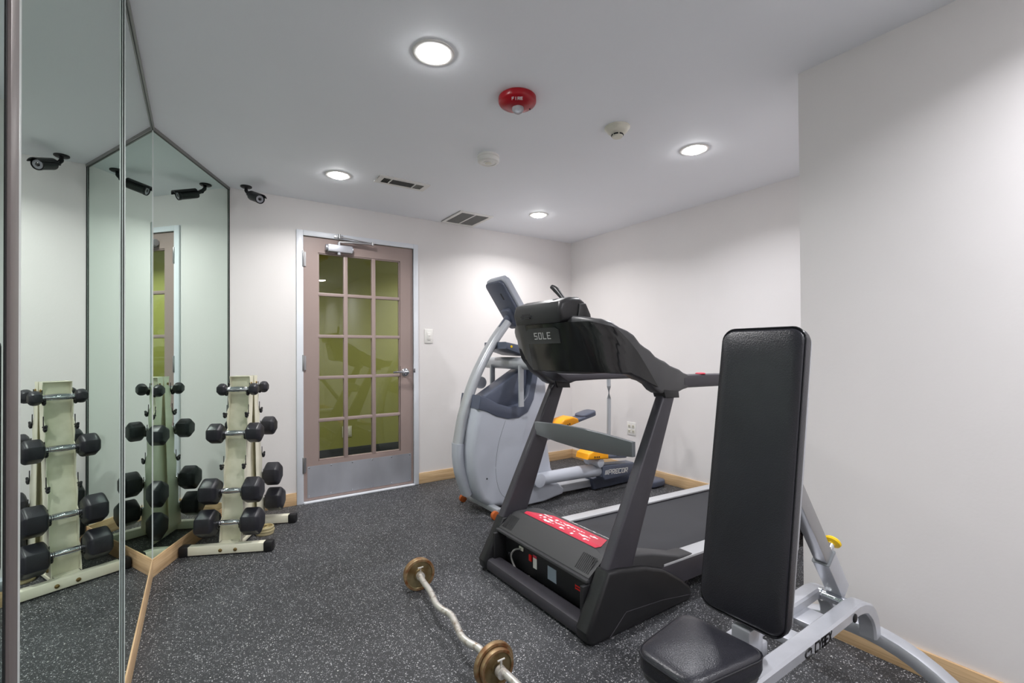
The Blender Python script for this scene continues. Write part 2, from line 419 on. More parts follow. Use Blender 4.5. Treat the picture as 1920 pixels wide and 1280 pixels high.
# ------------------------------------------------------------------ mirrors
def mirror(name, label, p, d, n, l, z0=BH, z1=H-.018, gap=.002, edges=True):
    t = thing(name, label, 'mirror', (p.x, p.y, z0), 0, 'wall mirrors')
    along(p+d*gap, d, n, l-2*gap, -.008, -.002, z0, z1, MB()).build('mirror_glass', 'mirror', t, flat=True)
    for k in ((0, l-gap-.0015) if edges else ()):
        along(p+d*k, d, n, gap+.0015, -.012, -.001, z0, z1, MB()).build('polished_edge', 'bright_edge', t)
    e = MB(); along(p, d, n, l, -.012, .0, z1, z1+.004, e)
    e.build('channel', 'dark_edge', t); return t
yaxis = Vector((0, 1, 0)); xaxis = Vector((1, 0, 0))
mirror('wall_mirror', 'tall frameless mirror panel on left wall nearest the camera showing the whole dumbbell rack', Vector((XM, .890, 0)), yaxis, xaxis, 1.915-.890)
mirror('wall_mirror', 'tall narrow mirror panel on left wall between the bright seam and the mirrored corner', Vector((XM, 1.919, 0)), yaxis, xaxis, CY-1.919)
mirror('wall_mirror', 'angled mirror across the corner, directly behind the dumbbell rack, ending at the door wall', C3, dv, dn, LD)
mirror('wall_mirror', 'sliver of mirror at the extreme left edge beyond the brushed metal post', P4, d4, n4, 1.0, gap=0, edges=False)
struct(MB().box(XM-.012, XM+.0016, 1.9145, 1.9185, BH, H-.018).build('trim_8', 'dark_edge'))
struct(MB().box(XM+.0016, XM+.0050, 1.9145, 1.9185, BH, H-.018, .0006).build('trim_9', 'bright_edge'))
s_ = struct(MB().box(XM-.014, XM-.0095, .84, CY, BH, H-.018).build('trim_1', 'dark_edge'))
e = MB(); e.box(XM-.012, XM+.006, CY-.0-2.2, CY, H-.016, H, .001)
struct(e.build('trim_2', 'trimgrey'))
struct(along(C3, dv, dn, LD, -.012, .007, H-.016, H, MB()).build('trim_3', 'trimgrey'))
struct(MB().box(XM-.016, XM+.003, .8385, .8705, BH, H, .001).build('trim_4', 'brushed'), 'brushed metal post')
struct(MB().box(XM-.012, XM+.001, .8715, .889, BH, H, .001).build('trim_5', 'bright_edge'), 'polished strip')
struct(MB().box(XM-.02, XM-.0005, .833, .8383, BH, H).build('trim_6', 'dark_edge'), 'dark gap')
struct(MB().box(BX-.002, BX+.004, YB-.004, YB+.002, BH, H-.01).build('trim_7', 'dark_edge'), 'dark edge of the corner mirror')

# ------------------------------------------------------------------ door
FX0, FX1, FZ = .619, 1.6085, 2.1126
yl = YB+.004          # door face
dr = bpy.data.objects.new('door_1', None); COL.objects.link(dr); dr.location = (DX0, YB, 0); BASE[dr.name] = Matrix.Translation(dr.location)
dr['kind'] = 'structure'; dr['label'] = 'taupe glazed door with fifteen panes in the back wall'
f = MB()
f.box(FX0, DX0, YB-.014, YB, 0, FZ, .003).box(DX1, FX1, YB-.014, YB, 0, FZ, .003).box(DX0, DX1, YB-.014, YB, DZ, FZ, .003)
f.box(DX0-.02, DX0-.003, YB-.004, YB+T+.02, 0, DZ+.003).box(DX1+.003, DX1+.02, YB-.004, YB+T+.02, 0, DZ+.003).box(DX0-.02, DX1+.02, YB-.004, YB+T+.02, DZ+.003, DZ+.02)
f.build('door_frame', 'white_paint', dr)
MB().box(DX0, DX1, YB-.03, YB+T, 0, .012, .003).build('threshold', 'white_paint', dr)
GX0, GX1, GZ0, GZ1 = .778, 1.449, .312, 1.952
L0, L1, Z0, Z1 = DX0+.003, DX1-.003, .016, DZ-.003
f = MB()
for a in ((L0, GX0, Z0, Z1), (GX1, L1, Z0, Z1), (GX0, GX1, Z0, GZ0), (GX0, GX1, GZ1, Z1)): f.box(a[0], a[1], yl, yl+.042, a[2], a[3])
f.build('door_leaf', 'door', dr)
f = MB()
for xc in (.9905, 1.219): f.box(xc-.016, xc+.016, yl+.002, yl+.04, GZ0, GZ1, .004)
for zc in (1.625, 1.293, .965, .629): f.box(GX0, GX1, yl+.0025, yl+.0395, zc-.013, zc+.013, .004)
for a in ((GX0, GX0+.01, GZ0, GZ1), (GX1-.01, GX1, GZ0, GZ1), (GX0, GX1, GZ0, GZ0+.012), (GX0, GX1, GZ1-.01, GZ1)): f.box(a[0], a[1], yl+.006, yl+.036, a[2], a[3], .003)
f.build('muntins', 'door', dr)
MB().box(GX0+.003, GX1-.003, yl+.019, yl+.024, GZ0+.003, GZ1-.003).build('glass_pane', 'glass', dr, flat=True)
k = MB().box(.697, 1.543, yl-.0015, yl, .036, .280)
kp = k.build('kick_plate', 'steel', dr, flat=True)
k = MB()
for i in range(6):
    for z in (.048, .268):
        k.lathe([(.006, 0), (.005, .0015), (.001, .003)], (.710+i*(.820/5), yl-.0015, z), 10, (0, -1, 0))
k.build('screw', 'chrome', kp)
for z in (1.89, 1.085, .295):
    MB().cyl((DX0-.002, YB-.012, z-.062), (DX0-.002, YB-.012, z+.062), .0075, n=12, bev=.002).box(DX0, DX0+.02, YB-.006, YB+.005, z-.055, z+.055).build('hinge', 'satin', dr)
hd = MB(); hx, hz = 1.491, .989
hd.lathe([(.034, 0), (.034, .006), (.028, .012), (.013, .016), (.012, .05), (.015, .052), (.014, .066), (.004, .07)], (hx, yl, hz), 28, (0, -1, 0))
hd.tube([(hx, yl-.058, hz), (hx-.03, yl-.062, hz+.002), (hx-.08, yl-.06, hz+.006), (hx-.125, yl-.054, hz+.004)], [.011, .011, .009, .008], 12, smooth=5)
hd.lathe([(.009, 0), (.009, .004), (.003, .005)], (hx, yl-.069, hz), 14, (0, -1, 0))
hd.build('door_handle', 'chrome', dr)
MB().box(DX1-.006, DX1+.012, YB-.016, YB-.012, .985, 1.02, .001).build('strike_plate', 'satin', dr)
cl = MB().box(.845, 1.035, yl-.048, yl, 1.965, 2.022, .006)
cl.cyl((.828, yl-.026, 1.995), (.846, yl-.026, 1.995), .026, n=20, bev=.004).cyl((1.034, yl-.026, 1.995), (1.042, yl-.026, 1.995), .02, n=20, bev=.003)
cl.cyl((.932, yl-.026, 2.0), (.932, yl-.026, 2.045), .011).cyl((.932, yl-.026, 1.945), (.932, yl-.026, 1.967), .013, .015)
co = cl.build('door_closer', 'steel', dr)
ca = MB().tube([(.932, yl-.028, 2.046), (1.19, yl-.065, 2.052)], 0, rect=(.022, .007)).tube([(1.19, yl-.065, 2.06), (.935, YB-.034, 2.088)], 0, rect=(.014, .008))
ca.cyl((1.19, yl-.065, 2.045), (1.19, yl-.065, 2.068), .012).box(.895, .965, YB-.022, YB-.014, 2.078, 2.102, .002).cyl((.932, YB-.036, 2.074), (.932, YB-.036, 2.108), .01).box(.922, .942, YB-.036, YB-.014, 2.082, 2.1)
ca.tube([(.932, yl-.028, 2.05), (1.06, yl-.05, 2.058), (1.19, yl-.065, 2.056)], .006)
ca.build('closer_arm', 'satin', co)

# ------------------------------------------------------------------ wall fittings
t = thing('light_switch', 'white rocker light switch on the back wall to the right of the door', 'switch', (1.710, YB, 1.306))
MB().box(1.672, 1.749, YB-.006, YB, 1.243, 1.369, .002).build('wall_plate', 'plastic_white', t)
MB().box(1.694, 1.727, YB-.010, YB-.005, 1.272, 1.340, .0015).prism([(YB-.008, 1.30), (YB-.013, 1.312), (YB-.008, 1.324)], 0, 1.70, 1.72).build('rocker', 'plastic_white', t)
t = thing('power_outlet', 'white double power outlet low on the right wall behind the treadmill', 'outlet', (XR, 3.04, .43))
MB().box(XR-.006, XR, 2.99, 3.095, .368, .490, .002).build('wall_plate', 'plastic_white', t)
for y in (3.018, 3.066):
    for z in (.405, .452):
        o = MB().box(XR-.008, XR-.005, y-.014, y+.014, z-.016, z+.016, .001).build('socket', 'plastic_cream', t)
        for k in (-.0055, .0055): MB().box(XR-.0086, XR-.0078, y+k-.0015, y+k+.0015, z-.007, z+.006).build('slot', 'slot', o)
t = thing('power_outlet', 'cream outlet plate on the green corridor wall seen through the glass door', 'outlet', (1.41, YF, .3))
q = 5.3/5.9
MB().box(1.302, 1.405, YF-.006, YF, .232, .352, .002).build('wall_plate', 'plastic_cream', t)
MB().box(1.318, 1.345, YF-.009, YF-.005, .25, .334, .002).box(1.362, 1.389, YF-.009, YF-.005, .25, .334, .002).build('socket', 'plastic_white', t)

# ------------------------------------------------------------------ ceiling fixtures
def downlight(x, y, label, watts, group='recessed ceiling downlights', spread=146, col=LAMP_COL):
    t = thing('ceiling_downlight', label, 'light', (x, y, H), 0, group)
    MB().lathe([(.058, -.002), (.059, -.004), (.076, -.005), (.082, -.003), (.083, 0), (.058, 0)], (x, y, H), 40).build('trim_ring', 'plastic_white', t)
    MB().lathe([(.058, -.001), (.055, -.009), (.044, -.014), (.024, -.017), (.001, -.018)], (x, y, H), 32).build('diffuser', 'lamp', t)
    ld = bpy.data.lights.new('downlight', 'AREA'); ld.shape = 'DISK'; ld.size = .12; ld.energy = watts; ld.color = col
    ld.spread = math.radians(spread)
    lo = bpy.data.objects.new('lamp', ld); COL.objects.link(lo); lo.parent = t; lo.location = (0, 0, -.020); return t
names = ['round recessed downlight, largest one, in the ceiling above the barbell',
         'round recessed downlight in the ceiling above the door, left of the narrow vent',
         'small round recessed downlight in the ceiling near the far right room corner, above the elliptical',
         'round recessed downlight in the ceiling above the treadmill belt, beside the right column wall',
         'recessed downlight in the ceiling over the bench', 'unseen fill downlight added in the ceiling behind the camera, left', 'unseen fill downlight added in the ceiling behind the camera, right']
LW = [.95, .88, .88, .95, 1.3, .9, .95]
LC = [(1, .985, .985), (1, .985, .97), (1, .985, .975), (.95, .955, 1), (.95, .955, 1), (1, 1, 1), (.95, .96, 1)]
for (x, y), nme, k, cc_ in zip(CEILING_LAMPS, names, LW, LC): downlight(x, y, nme, LAMP_W*k, col=cc_)
for (x, y), nme in zip(CORRIDOR_LAMPS, ['corridor ceiling downlight beyond the door, right side', 'corridor ceiling downlight beyond the door, left side']): downlight(x, y, nme, 20, 'corridor ceiling downlights')

# fire strobe
fx, fy = 1.235, 1.785
t = thing('fire_alarm_strobe', 'round red fire alarm strobe on the ceiling with clear lens', 'alarm', (fx, fy, H))
MB().lathe([(.084, 0), (.088, -.004), (.088, -.024), (.083, -.032), (.058, -.046), (.030, -.052), (.001, -.053)], (fx, fy, H), 44).build('housing', 'red', t)
MB().lathe([(.028, -.050), (.027, -.062), (.020, -.072), (.010, -.078), (.001, -.079)], (fx, fy-.004, H), 24).build('strobe_lens', 'lens', t)
MB().lathe([(.012, -.046), (.012, -.060), (.001, -.062)], (fx, fy-.004, H), 14).build('bulb', 'chrome', t)
toc = Vector((-fx, -fy, 0)).normalized(); sx_ = Vector((-toc.y, toc.x, 0))
nrm = Vector((toc.x*.5, toc.y*.5, -.86)).normalized()
uy_ = nrm.cross(sx_).normalized()
if uy_.z < 0: uy_ = -uy_
ux_ = uy_.cross(nrm).normalized()
lt = MB(); cc = Vector((fx, fy, H))+toc*.071+Vector((0, 0, -.0425))
lettering(lt, 'FIRE', cc-ux_*.024-uy_*.006, ux_, uy_, .012, .008, .005, .0026)
lt.build('lettering', 'white_ink', t)
MB().lathe([(.004, 0), (.004, -.003), (.001, -.004)], (fx+.058, fy-.02, H-.046), 10).build('indicator', 'slot', t)
# smoke detectors
sx0, sy0 = 1.455, 2.415
t = thing('smoke_detector', 'white flat round smoke detector on the ceiling between the red strobe and the vents', 'detector', (sx0, sy0, H))
MB().lathe([(.064, 0), (.066, -.012), (.060, -.016), (.060, -.022), (.066, -.026), (.064, -.040), (.055, -.046), (.046, -.0465), (.044, -.043), (.030, -.043), (.028, -.047), (.001, -.048)], (sx0, sy0, H), 40).build('housing', 'plastic_white', t)
MB().lathe([(.020, -.047), (.019, -.050), (.001, -.051)], (sx0, sy0, H), 24).build('test_button', 'plastic_cream', t)
sx0, sy0 = 1.845, 1.735
t = thing('smoke_detector', 'cream cone-shaped smoke detector with black slots on the ceiling right of the red strobe', 'detector', (sx0, sy0, H))
MB().lathe([(.066, 0), (.067, -.006), (.060, -.012), (.056, -.020), (.050, -.026), (.042, -.032), (.030, -.036), (.029, -.049), (.026, -.053), (.001, -.054)], (sx0, sy0, H), 40).build('housing', 'plastic_cream', t)
o = MB()
for a in range(0, 360, 60):
    o.torus((sx0, sy0, H-.0425), .0292, .0042, n=8, k=6, a0=a+6, a1=a+52)
o.build('sensor_slots', 'slot', t)
# vents
t = thing('ceiling_vent', 'narrow three-way supply vent in the ceiling with dark louvres', 'vent', (1.18, 3.125, H), 0, 'ceiling vents')
vx0, vx1, vy0, vy1 = 1.005, 1.365, 3.06, 3.205
a_ = MB().box(vx0, vx1, vy0, vy0+.030, H-.008, H).box(vx0, vx1, vy1-.030, vy1, H-.008, H).box(vx0, vx0+.035, vy0+.030, vy1-.030, H-.008, H).box(vx1-.035, vx1, vy0+.030, vy1-.030, H-.008, H)
a_.box(1.092, 1.100, vy0+.03, vy1-.03, H-.008, H-.001).box(1.262, 1.270, vy0+.03, vy1-.03, H-.008, H-.001)
a_.build('vent_frame', 'plastic_white', t)
MB().box(vx0+.03, vx1-.03, vy0+.025, vy1-.025, H-.0012, H).build('duct_opening', 'duct', t)
o = MB()
for i in range(9):
    y = vy0+.036+i*.0095; o.box(1.102, 1.260, y, y+.0012, H-.007, H-.001)
for i in range(5):
    o.box(1.042+i*.011, 1.0432+i*.011, vy0+.03, vy1-.03, H-.007, H-.001)
    x = 1.274+i*.011; o.prism([(x, H-.001), (x+.009, H-.0075), (x+.0102, H-.0075), (x+.0015, H-.001)], 1, vy0+.03, vy1-.03)
o.build('louvre', 'trimgrey', t)
t = thing('ceiling_vent', 'square two-panel return grille in the ceiling close to the back wall', 'vent', (1.97, 3.66, H), 0, 'ceiling vents')
vx0, vx1, vy0, vy1 = 1.82, 2.145, 3.475, 3.86
a_ = MB().box(vx0, vx1, vy0, vy0+.028, H-.010, H).box(vx0, vx1, vy1-.045, vy1, H-.010, H).box(vx0, vx0+.03, vy0+.028, vy1-.045, H-.010, H).box(vx1-.03, vx1, vy0+.028, vy1-.045, H-.010, H).box(1.975, 1.989, vy0+.028, vy1-.045, H-.010, H)
a_.build('vent_frame', 'plastic_white', t)
MB().box(vx0+.025, vx1-.025, vy0+.02, vy1-.02, H-.0012, H).build('duct_opening', 'duct', t)
o = MB()
for i in range(26):
    y = vy0+.032+i*.0122
    for xa, xb in ((vx0+.03, 1.975), (1.989, vx1-.03)): o.prism([(y, H-.001), (y+.006, H-.009), (y+.0075, H-.009), (y+.0015, H-.001)], 0, xa, xb)
o.build('louvre', 'trimgrey', t)

# security camera
px_, py_ = .278, 3.800
t = thing('security_camera', 'black bullet security camera hanging from the ceiling beside the corner mirror', 'camera', (px_, py_, H))
MB().lathe([(.037, 0), (.037, -.007), (.030, -.012), (.012, -.014)], (px_, py_, H), 28).build('mount_plate', 'black', t)
c0 = Vector((px_, py_-.006, H-.012)); c1 = c0+Vector((.012, -.018, -.045)); 
dcam = Vector((.34, -.84, -.34)).normalized(); bc = Vector((px_+.052, py_-.095, H-.098))
MB().tube([c0, c0+Vector((0, -.002, -.022)), c1, bc-dcam*.055], [.010, .012, .011, .012], 12, smooth=4).lathe([(.014, -.01), (.014, .012), (.004, .014)], c1, 14, (1, .2, 0)).build('bracket', 'black', t)
bd = MB().lathe([(.012, -.072), (.027, -.066), (.030, -.055), (.030, .045), (.032, .048), (.032, .062), (.028, .064), (.027, .056)], bc, 28, dcam)
side = dcam.cross(Vector((0, 0, 1))).normalized(); upc = side.cross(dcam).normalized()
bd.build('camera_body', 'black', t)
ring = []
v = MB(); pr_ = []
for i in range(9):
    a = math.radians(25+130*i/8); pr_.append((math.cos(a), math.sin(a)))
rings = []
for k in (-.060, .082):
    rings.append([bc+dcam*k+side*x*.038+upc*y*.037 for x, y in pr_]+[bc+dcam*k+side*x*.034+upc*y*.033 for x, y in reversed(pr_)])
v.loft(rings); v.build('sun_shield', 'black', t)
MB().lathe([(.026, .056), (.025, .059), (.012, .059), (.011, .056)], bc, 28, dcam).build('infrared_ring', 'camglass', t)
MB().lathe([(.011, .054), (.010, .058), (.001, .061)], bc, 20, dcam).build('lens', 'tm_gloss', t)

# ------------------------------------------------------------------ dumbbell rack
e1 = Vector((.9095, -.4157, 0)); RZ = math.atan2(e1.y, e1.x)
RO = Vector((.138, 3.190, 0))                      # middle of the front base bar
RM = Matrix.Translation(RO) @ Matrix.Rotation(RZ, 4, 'Z')     # local: x along the bars, y towards the back
rack = thing('dumbbell_rack', 'cream painted A-frame dumbbell rack in front of the angled mirror', 'rack', tuple(RO), RZ)
def rk(mb, name, m, parent=rack): return mb.build(name, m, parent, world=False)
FB = (.150, -.004)      # front face offset (y) at top and bottom is interpolated below
ZT = 1.020
def fy_(z): return .020+.150*(z/ZT)          # front face plane
def by_(z): return .445-.150*(z/ZT)          # back face plane
LV = [.930, .797, .670, .495, .338, .160]
HW = .057
def zig(yf, sgn):
    """edge of a side flange: steps in just above every hook"""
    out = []
    zs = [.055]+sorted(LV)+[ZT]
    out.append((yf(.055), .055))
    for z in sorted(LV):
        out.append((yf(z-.045)+sgn*.000, z-.045)); out.append((yf(z)-sgn*.004, z-.012)); out.append((yf(z)-sgn*.004, z+.008)); out.append((yf(z+.035)+sgn*.018, z+.035))
    out.append((yf(ZT), ZT)); return out
fr = MB()
for s in (-1, 1):
    e_ = zig(fy_, 1)
    fr.prism(e_+[(fy_(ZT)+.058, ZT), (fy_(.8)+.075, .80), (fy_(.055)+.085, .055)], 0, s*HW-.0015, s*HW+.0015)
ins = []
for z, d in ((.055, .028), (.12, .024), (.25, .040), (.42, .020), (.55, .042), (.72, .022), (.85, .042), (.93, .026), (.99, .034), (ZT, .036)): ins.append((fy_(z)+d, z))
fr.box(-HW, HW, fy_(ZT)+.0, fy_(ZT)+.058, ZT-.0015, ZT)
rk(fr, 'front_channel', 'cream')
rk(MB().prism(ins+[(y+.002, z) for y, z in reversed(ins)], 0, -HW+.002, HW-.002), 'face_plate', 'cream_inner')
br = MB()
for s in (-1, 1):
    e_ = zig(by_, -1)
    br.prism(e_+[(by_(ZT)-.058, ZT), (by_(.8)-.075, .80), (by_(.055)-.14, .055)], 0, s*HW-.0015, s*HW+.0015)
ins2 = [(by_(z)-.02, z) for z in (.055, .3, .6, .9, ZT)]
br.prism(ins2+[(y-.002, z) for y, z in reversed(ins2)], 0, -HW, HW)
rk(br, 'back_channel', 'cream')
g = MB()
for s in (-1, 1):
    g.prism([(fy_(.055)+.07, .055), (by_(.055)-.10, .055), (by_(.5)-.05, .50), (by_(ZT)-.04, ZT-.02), (fy_(ZT)+.04, ZT-.02), (fy_(.5)+.06, .50)], 0, s*(HW-.028)-.001, s*(HW-.028)+.001)
rk(g, 'side_gusset', 'cream')
BL = []
for s in (-1, 1):
    for y in (fy_(.96)+.028, by_(.96)-.030): BL.append(([(.008, 0), (.008, .004), (.003, .007)], (s*(HW+.0015), y, .975), (s, 0, 0)))
    BL.append(([(.012, 0), (.011, .006), (.004, .010)], (s*(HW+.0015), fy_(.09)+.045, .085), (s, 0, 0)))
for x in (-.03, .05): BL.append(([(.010, 0), (.010, .004), (.004, .007)], (x, -.023, .028), (0, -1, 0)))
for p_, c_, a_ in BL: rk(MB().lathe(p_, c_, 12, a_), 'bolt', 'brass')
for y in (0.0, .462):
    f_ = MB().box(-.205, .205, y-.023, y+.023, .006, .056, .004)
    o = rk(f_, 'base_bar', 'cream')
    for s in (-1, 1):
        c = MB().box(*((.200, .250) if s > 0 else (-.250, -.200)), y-.028, y+.028, 0, .060, .009); rk(c, 'rubber_cap', 'rubber_cap', o)
rk(MB().box(-.035, -.005, .02, .445, .012, .052, .003).box(.022, .046, .02, .445, .012, .030, .003).box(-.05, .05, .018, .05, .05, .058), 'tie_bar', 'cream')
def hook(z, s, yf, sg):
    m = MB(); y = yf(z); x = s*(HW+.004)
    pts = [(x, y+sg*.002, z-.004)]
    for a in range(180, 400, 22):
        aa = math.radians(a); pts.append((x, y-sg*(.022+.016*math.cos(aa)*-1)-sg*0, z-.004+.018*math.sin(aa)))
    pts[-1] = (x, y-sg*.040, z+.004)
    m.tube(pts, .0062, 8)
    m.tube([(x, y+sg*.004, z-.004), (x, y+sg*.006, z+.05)], .0022, 6)
    return m
for z in LV:
    for s in (-1, 1):
        rk(hook(z, s, fy_, 1), 'hook', 'rubber_cap'); rk(hook(z, s, by_, -1), 'hook', 'rubber_cap')

# dumbbells
def make_dumbbell(r, hl, cd, hr=.0155):
    """r: head radius across flats, hl: head length, cd: distance between head centres"""
    half = cd/2
    hm = MB(); inner = half-hl/2
    pf = []
    for x in (-inner-.004, -inner+.012, -inner*.62, -inner*.5, 0, inner*.5, inner*.62, inner-.012, inner+.004):
        k = 1-abs(x)/inner if inner else 0
        pf.append((hr*(.80+.42*max(0, math.sin(max(k, 0)*PI/2))), x))
    hm.lathe(pf, (0, 0, 0), 16, (1, 0, 0))
    for x in (-inner*.78, -inner*.66, inner*.66, inner*.78): hm.torus((x, 0, 0), hr*.92, .0022, (1, 0, 0), 16, 6)
    heads = []
    for s in (-1, 1):
        R_ = r/math.cos(PI/6)
        prof = [(-hl/2, .70), (-hl/2+.010, .93), (-hl/2+.018, 1.0), (hl/2-.018, 1.0), (hl/2-.008, .90), (hl/2, .66)]
        rings = []
        for h_, k in prof:
            ring_ = []
            for j in range(6):
                a = PI/6+j*PI/3
                ring_.append(Vector((s*half+h_, R_*k*math.cos(a), R_*k*math.sin(a))))
            rings.append(ring_)
        bm = bmesh.new(); vs = [[bm.verts.new(p) for p in rg] for rg in rings]
        for a_, b_ in zip(vs, vs[1:]):
            for j in range(6): bm.faces.new((a_[j], a_[(j+1) % 6], b_[(j+1) % 6], b_[j]))
        bm.faces.new(vs[0]); bm.faces.new(vs[-1]); bmesh.ops.recalc_face_normals(bm, faces=bm.faces)
        bmesh.ops.bevel(bm, geom=list(bm.edges), offset=r*.07, segments=2, profile=.5, affect='EDGES')
        heads.append(MB().bm(bm))
    return hm, heads
def dumbbell(r, hl, cd, s0, y, z, label, roll=0.0, proto=None):
    p = RM @ Vector((s0, y, z))
    t = thing('dumbbell', label, 'dumbbell', tuple(p), RZ, 'rubber hex dumbbells on the rack')
    t.rotation_euler = (roll, 0, RZ)
    if proto:
        for ch in list(proto.children):
            c = ch.copy(); COL.objects.link(c); c.parent = t
        return t
    h, hs = make_dumbbell(r, hl, cd)
    h.build('handle', 'chrome', t, world=False)
    for k in hs: k.build('head', 'rubber', t, world=False, sharp=25)
    return t
side_txt = 'facing the room'; 
specs = [(.0325, .050, .178, .930, 'smallest'), (.053, .085, .215, .670, 'second smallest'), (.068, .100, .232, .338, 'large'), (.070, .108, .244, .160, 'large')]
fl_ = ['smallest black hex dumbbell on the top front hooks of the rack', 'mid-sized black hex dumbbell on the front of the rack, second one down',
       'large black hex dumbbell on the front of the rack, third one down', 'large black hex dumbbell on the lowest front hooks, just above the floor bar']
bl_ = ['smallest black hex dumbbell on the top back hooks of the rack, one head showing', 'mid-sized black hex dumbbell on the back of the rack, level with the second front one',
       'large black hex dumbbell on the back of the rack, above the lowest, one head showing', 'large black hex dumbbell lowest on the back of the rack near the rear floor bar']
for (r, hl, cd, z, _), fl, bl in zip(specs, fl_, bl_):
    a = dumbbell(r, hl, cd, .006, fy_(z)-.024, z+.012, fl, random.uniform(-.1, .1))
    dumbbell(r, hl, cd, -.004, by_(z)+.024, z+.012, bl, random.uniform(-.1, .1), a)

# small plates stacked on the floor by the rack
pz = 0.0
pl_lab = ['small gold-rimmed weight plate at the bottom of the stack on the floor by the rack', 'small gold-rimmed weight plate in the middle of the stack by the rack', 'small gold-rimmed weight plate on top of the stack by the rack, hole visible']
def disc(name, label, c, axis, R_, th, hole, group, cat='weight plate'):
    t = thing(name, label, cat, tuple(c), 0, group)
    c = Vector(c)
    body = MB()
    n = 48; q = Vector((0, 0, 1)).rotation_difference(Vector(axis).normalized()).to_matrix()
    prof = [(hole, 0), (hole, th), (R_*.34, th), (R_*.38, th*.72), (R_*.80, th*.72), (R_*.84, th), (R_*.84, th*.0), (R_*.80, th*.28), (R_*.38, th*.28), (R_*.34, 0)]
    body.loft([[c+q @ Vector((r*math.cos(2*PI*j/n), r*math.sin(2*PI*j/n), h)) for j in range(n)] for r, h in prof], 0, False, True)
    body.build('plate_body', 'rust', t)
    rim = MB(); pr2 = [(R_*.835, 0), (R_*.835, th), (R_*.97, th), (R_, th*.8), (R_, th*.2), (R_*.97, 0)]
    rim.loft([[c+q @ Vector((r*math.cos(2*PI*j/n), r*math.sin(2*PI*j/n), h)) for j in range(n)] for r, h in pr2], 0, False, True)
    rim.build('plate_rim', 'rust_rim', t); return t
M['gold'] = mat('gold_painted_plate', (150, 132, 88), .45, .35, rgb2=(188, 174, 132), scale=14, contrast=(.4, .65))
_r, _rr = M['rust'], M['rust_rim']; M['rust'] = M['gold']; M['rust_rim'] = mat('pale_gold_rim', (196, 184, 146), .45, .3)
for k in range(3):
    disc('weight_plate', pl_lab[k], (.352+(k % 2)*.003, 3.395-(k % 2)*.003, .001+k*.0165), (0, 0, 1), .053, .015, .011, 'plates stacked by the rack')
M['rust'], M['rust_rim'] = _r, _rr

# ------------------------------------------------------------------ curl barbell
bz = .077
bar = thing('curl_bar', 'worn chrome curl barbell lying on the rubber floor, bent grip bar', 'barbell', (.87, 1.78, 0))
bp_ = [(.903, 2.275), (.893, 2.166), (.881, 2.075), (.871, 1.975), (.850, 1.868), (.852, 1.811), (.864, 1.755), (.853, 1.690), (.833, 1.600), (.836, 1.550), (.851, 1.500), (.850, 1.450), (.856, 1.375), (.862, 1.245)]
MB().tube([(x, y, bz) for x, y in bp_], .0135, 16, smooth=5).build('bar', 'bar', bar)
axf = Vector((.10, .995, 0)).normalized(); axn = Vector((-.03, -1, 0)).normalized()
cf = Vector((.893, 2.150, bz)); cn = Vector((.852, 1.405, bz))
def collar(c, ax):
    m = MB().lathe([(.0142, -.011), (.0195, -.011), (.0195, .011), (.0142, .011)], c, 20, ax)
    m.cyl(c+Vector((0, 0, .02)), c+Vector((0, 0, .042)), .004, n=8).cyl(c+Vector((-.014, 0, .042)), c+Vector((.014, 0, .042)), .003, n=8)
    return m
collar(cf-axf*.012, axf).build('collar', 'bar', bar); collar(cn-axn*.016, axn).build('collar', 'bar', bar)
collar(cf+axf*.052, axf).build('collar', 'bar', bar); collar(cn+axn*.060, axn).build('collar', 'bar', bar)
disc('weight_plate', 'rusty gold weight plate on the far end of the curl bar, inner of the pair', cf, axf, .0765, .018, .0145, 'plates on the curl bar')
disc('weight_plate', 'rusty weight plate on the far end of the curl bar, outer of the pair', cf+axf*.0185, axf, .074, .018, .0145, 'plates on the curl bar')
disc('weight_plate', 'rusty gold weight plate on the near end of the curl bar, inner and larger', cn, axn, .0765, .020, .0145, 'plates on the curl bar')
disc('weight_plate', 'rusty weight plate on the near end of the curl bar, outer and smaller', cn+axn*.0205, axn, .064, .020, .0145, 'plates on the curl bar')

# ------------------------------------------------------------------ treadmill
tm = thing('treadmill', 'black treadmill with glossy console and red warning label, facing away from the right wall', 'treadmill', (2.2, 1.78, 0))
yn, yf = 1.400, 2.165                     # centre planes of the two uprights
for yc, out in ((yn, [(1.290, .004), (1.266, .018), (1.262, .055), (1.383, .263), (1.764, .985), (1.837, .965), (1.530, .220), (1.45, .004)]),
                (yf, [(1.280, .004), (1.262, .018), (1.256, .055), (1.372, .280), (1.734, .985), (1.812, .965), (1.525, .250), (1.44, .004)])):
    MB().prism(out, 1, yc-.026, yc+.026, .013, seg=3).build('upright', 'tm', tm)
for ya, yb, sh in ((yn-.046, yn+.032, 0), (yf-.032, yf+.036, -.008)):
    fp = [(1.286+sh, 0), (1.260+sh, .020), (1.255+sh, .058), (1.372+sh, .268), (1.44, .264), (1.52, .248), (1.60, .232), (1.72, .190), (1.84, .115), (1.905, .065), (1.92, .035), (1.90, .0)]
    f_ = MB().prism(fp, 1, ya, yb, .016, seg=3); o = f_.build('foot_cover', 'tm_dark', tm)
    ysurf = ya-.0008 if ya < 1.6 else yb-.0
    MB().tube([(1.375, ysurf, .010), (1.47, ysurf, .082), (1.70, ysurf, .062), (1.895, ysurf, .030)], .0018, 6).build('seam', 'tm', o)
MB().tube([(1.315, yn+.02, .036), (1.305, yf-.02, .036)], 0, rect=(.085, .062), rnd=.3).build('base_bar', 'tm', tm)
for ya in (yn+.03, yf-.05): MB().box(1.30, 1.50, ya, ya+.02, .02, .20, .004).build('inner_plate', 'tm_dark', tm)
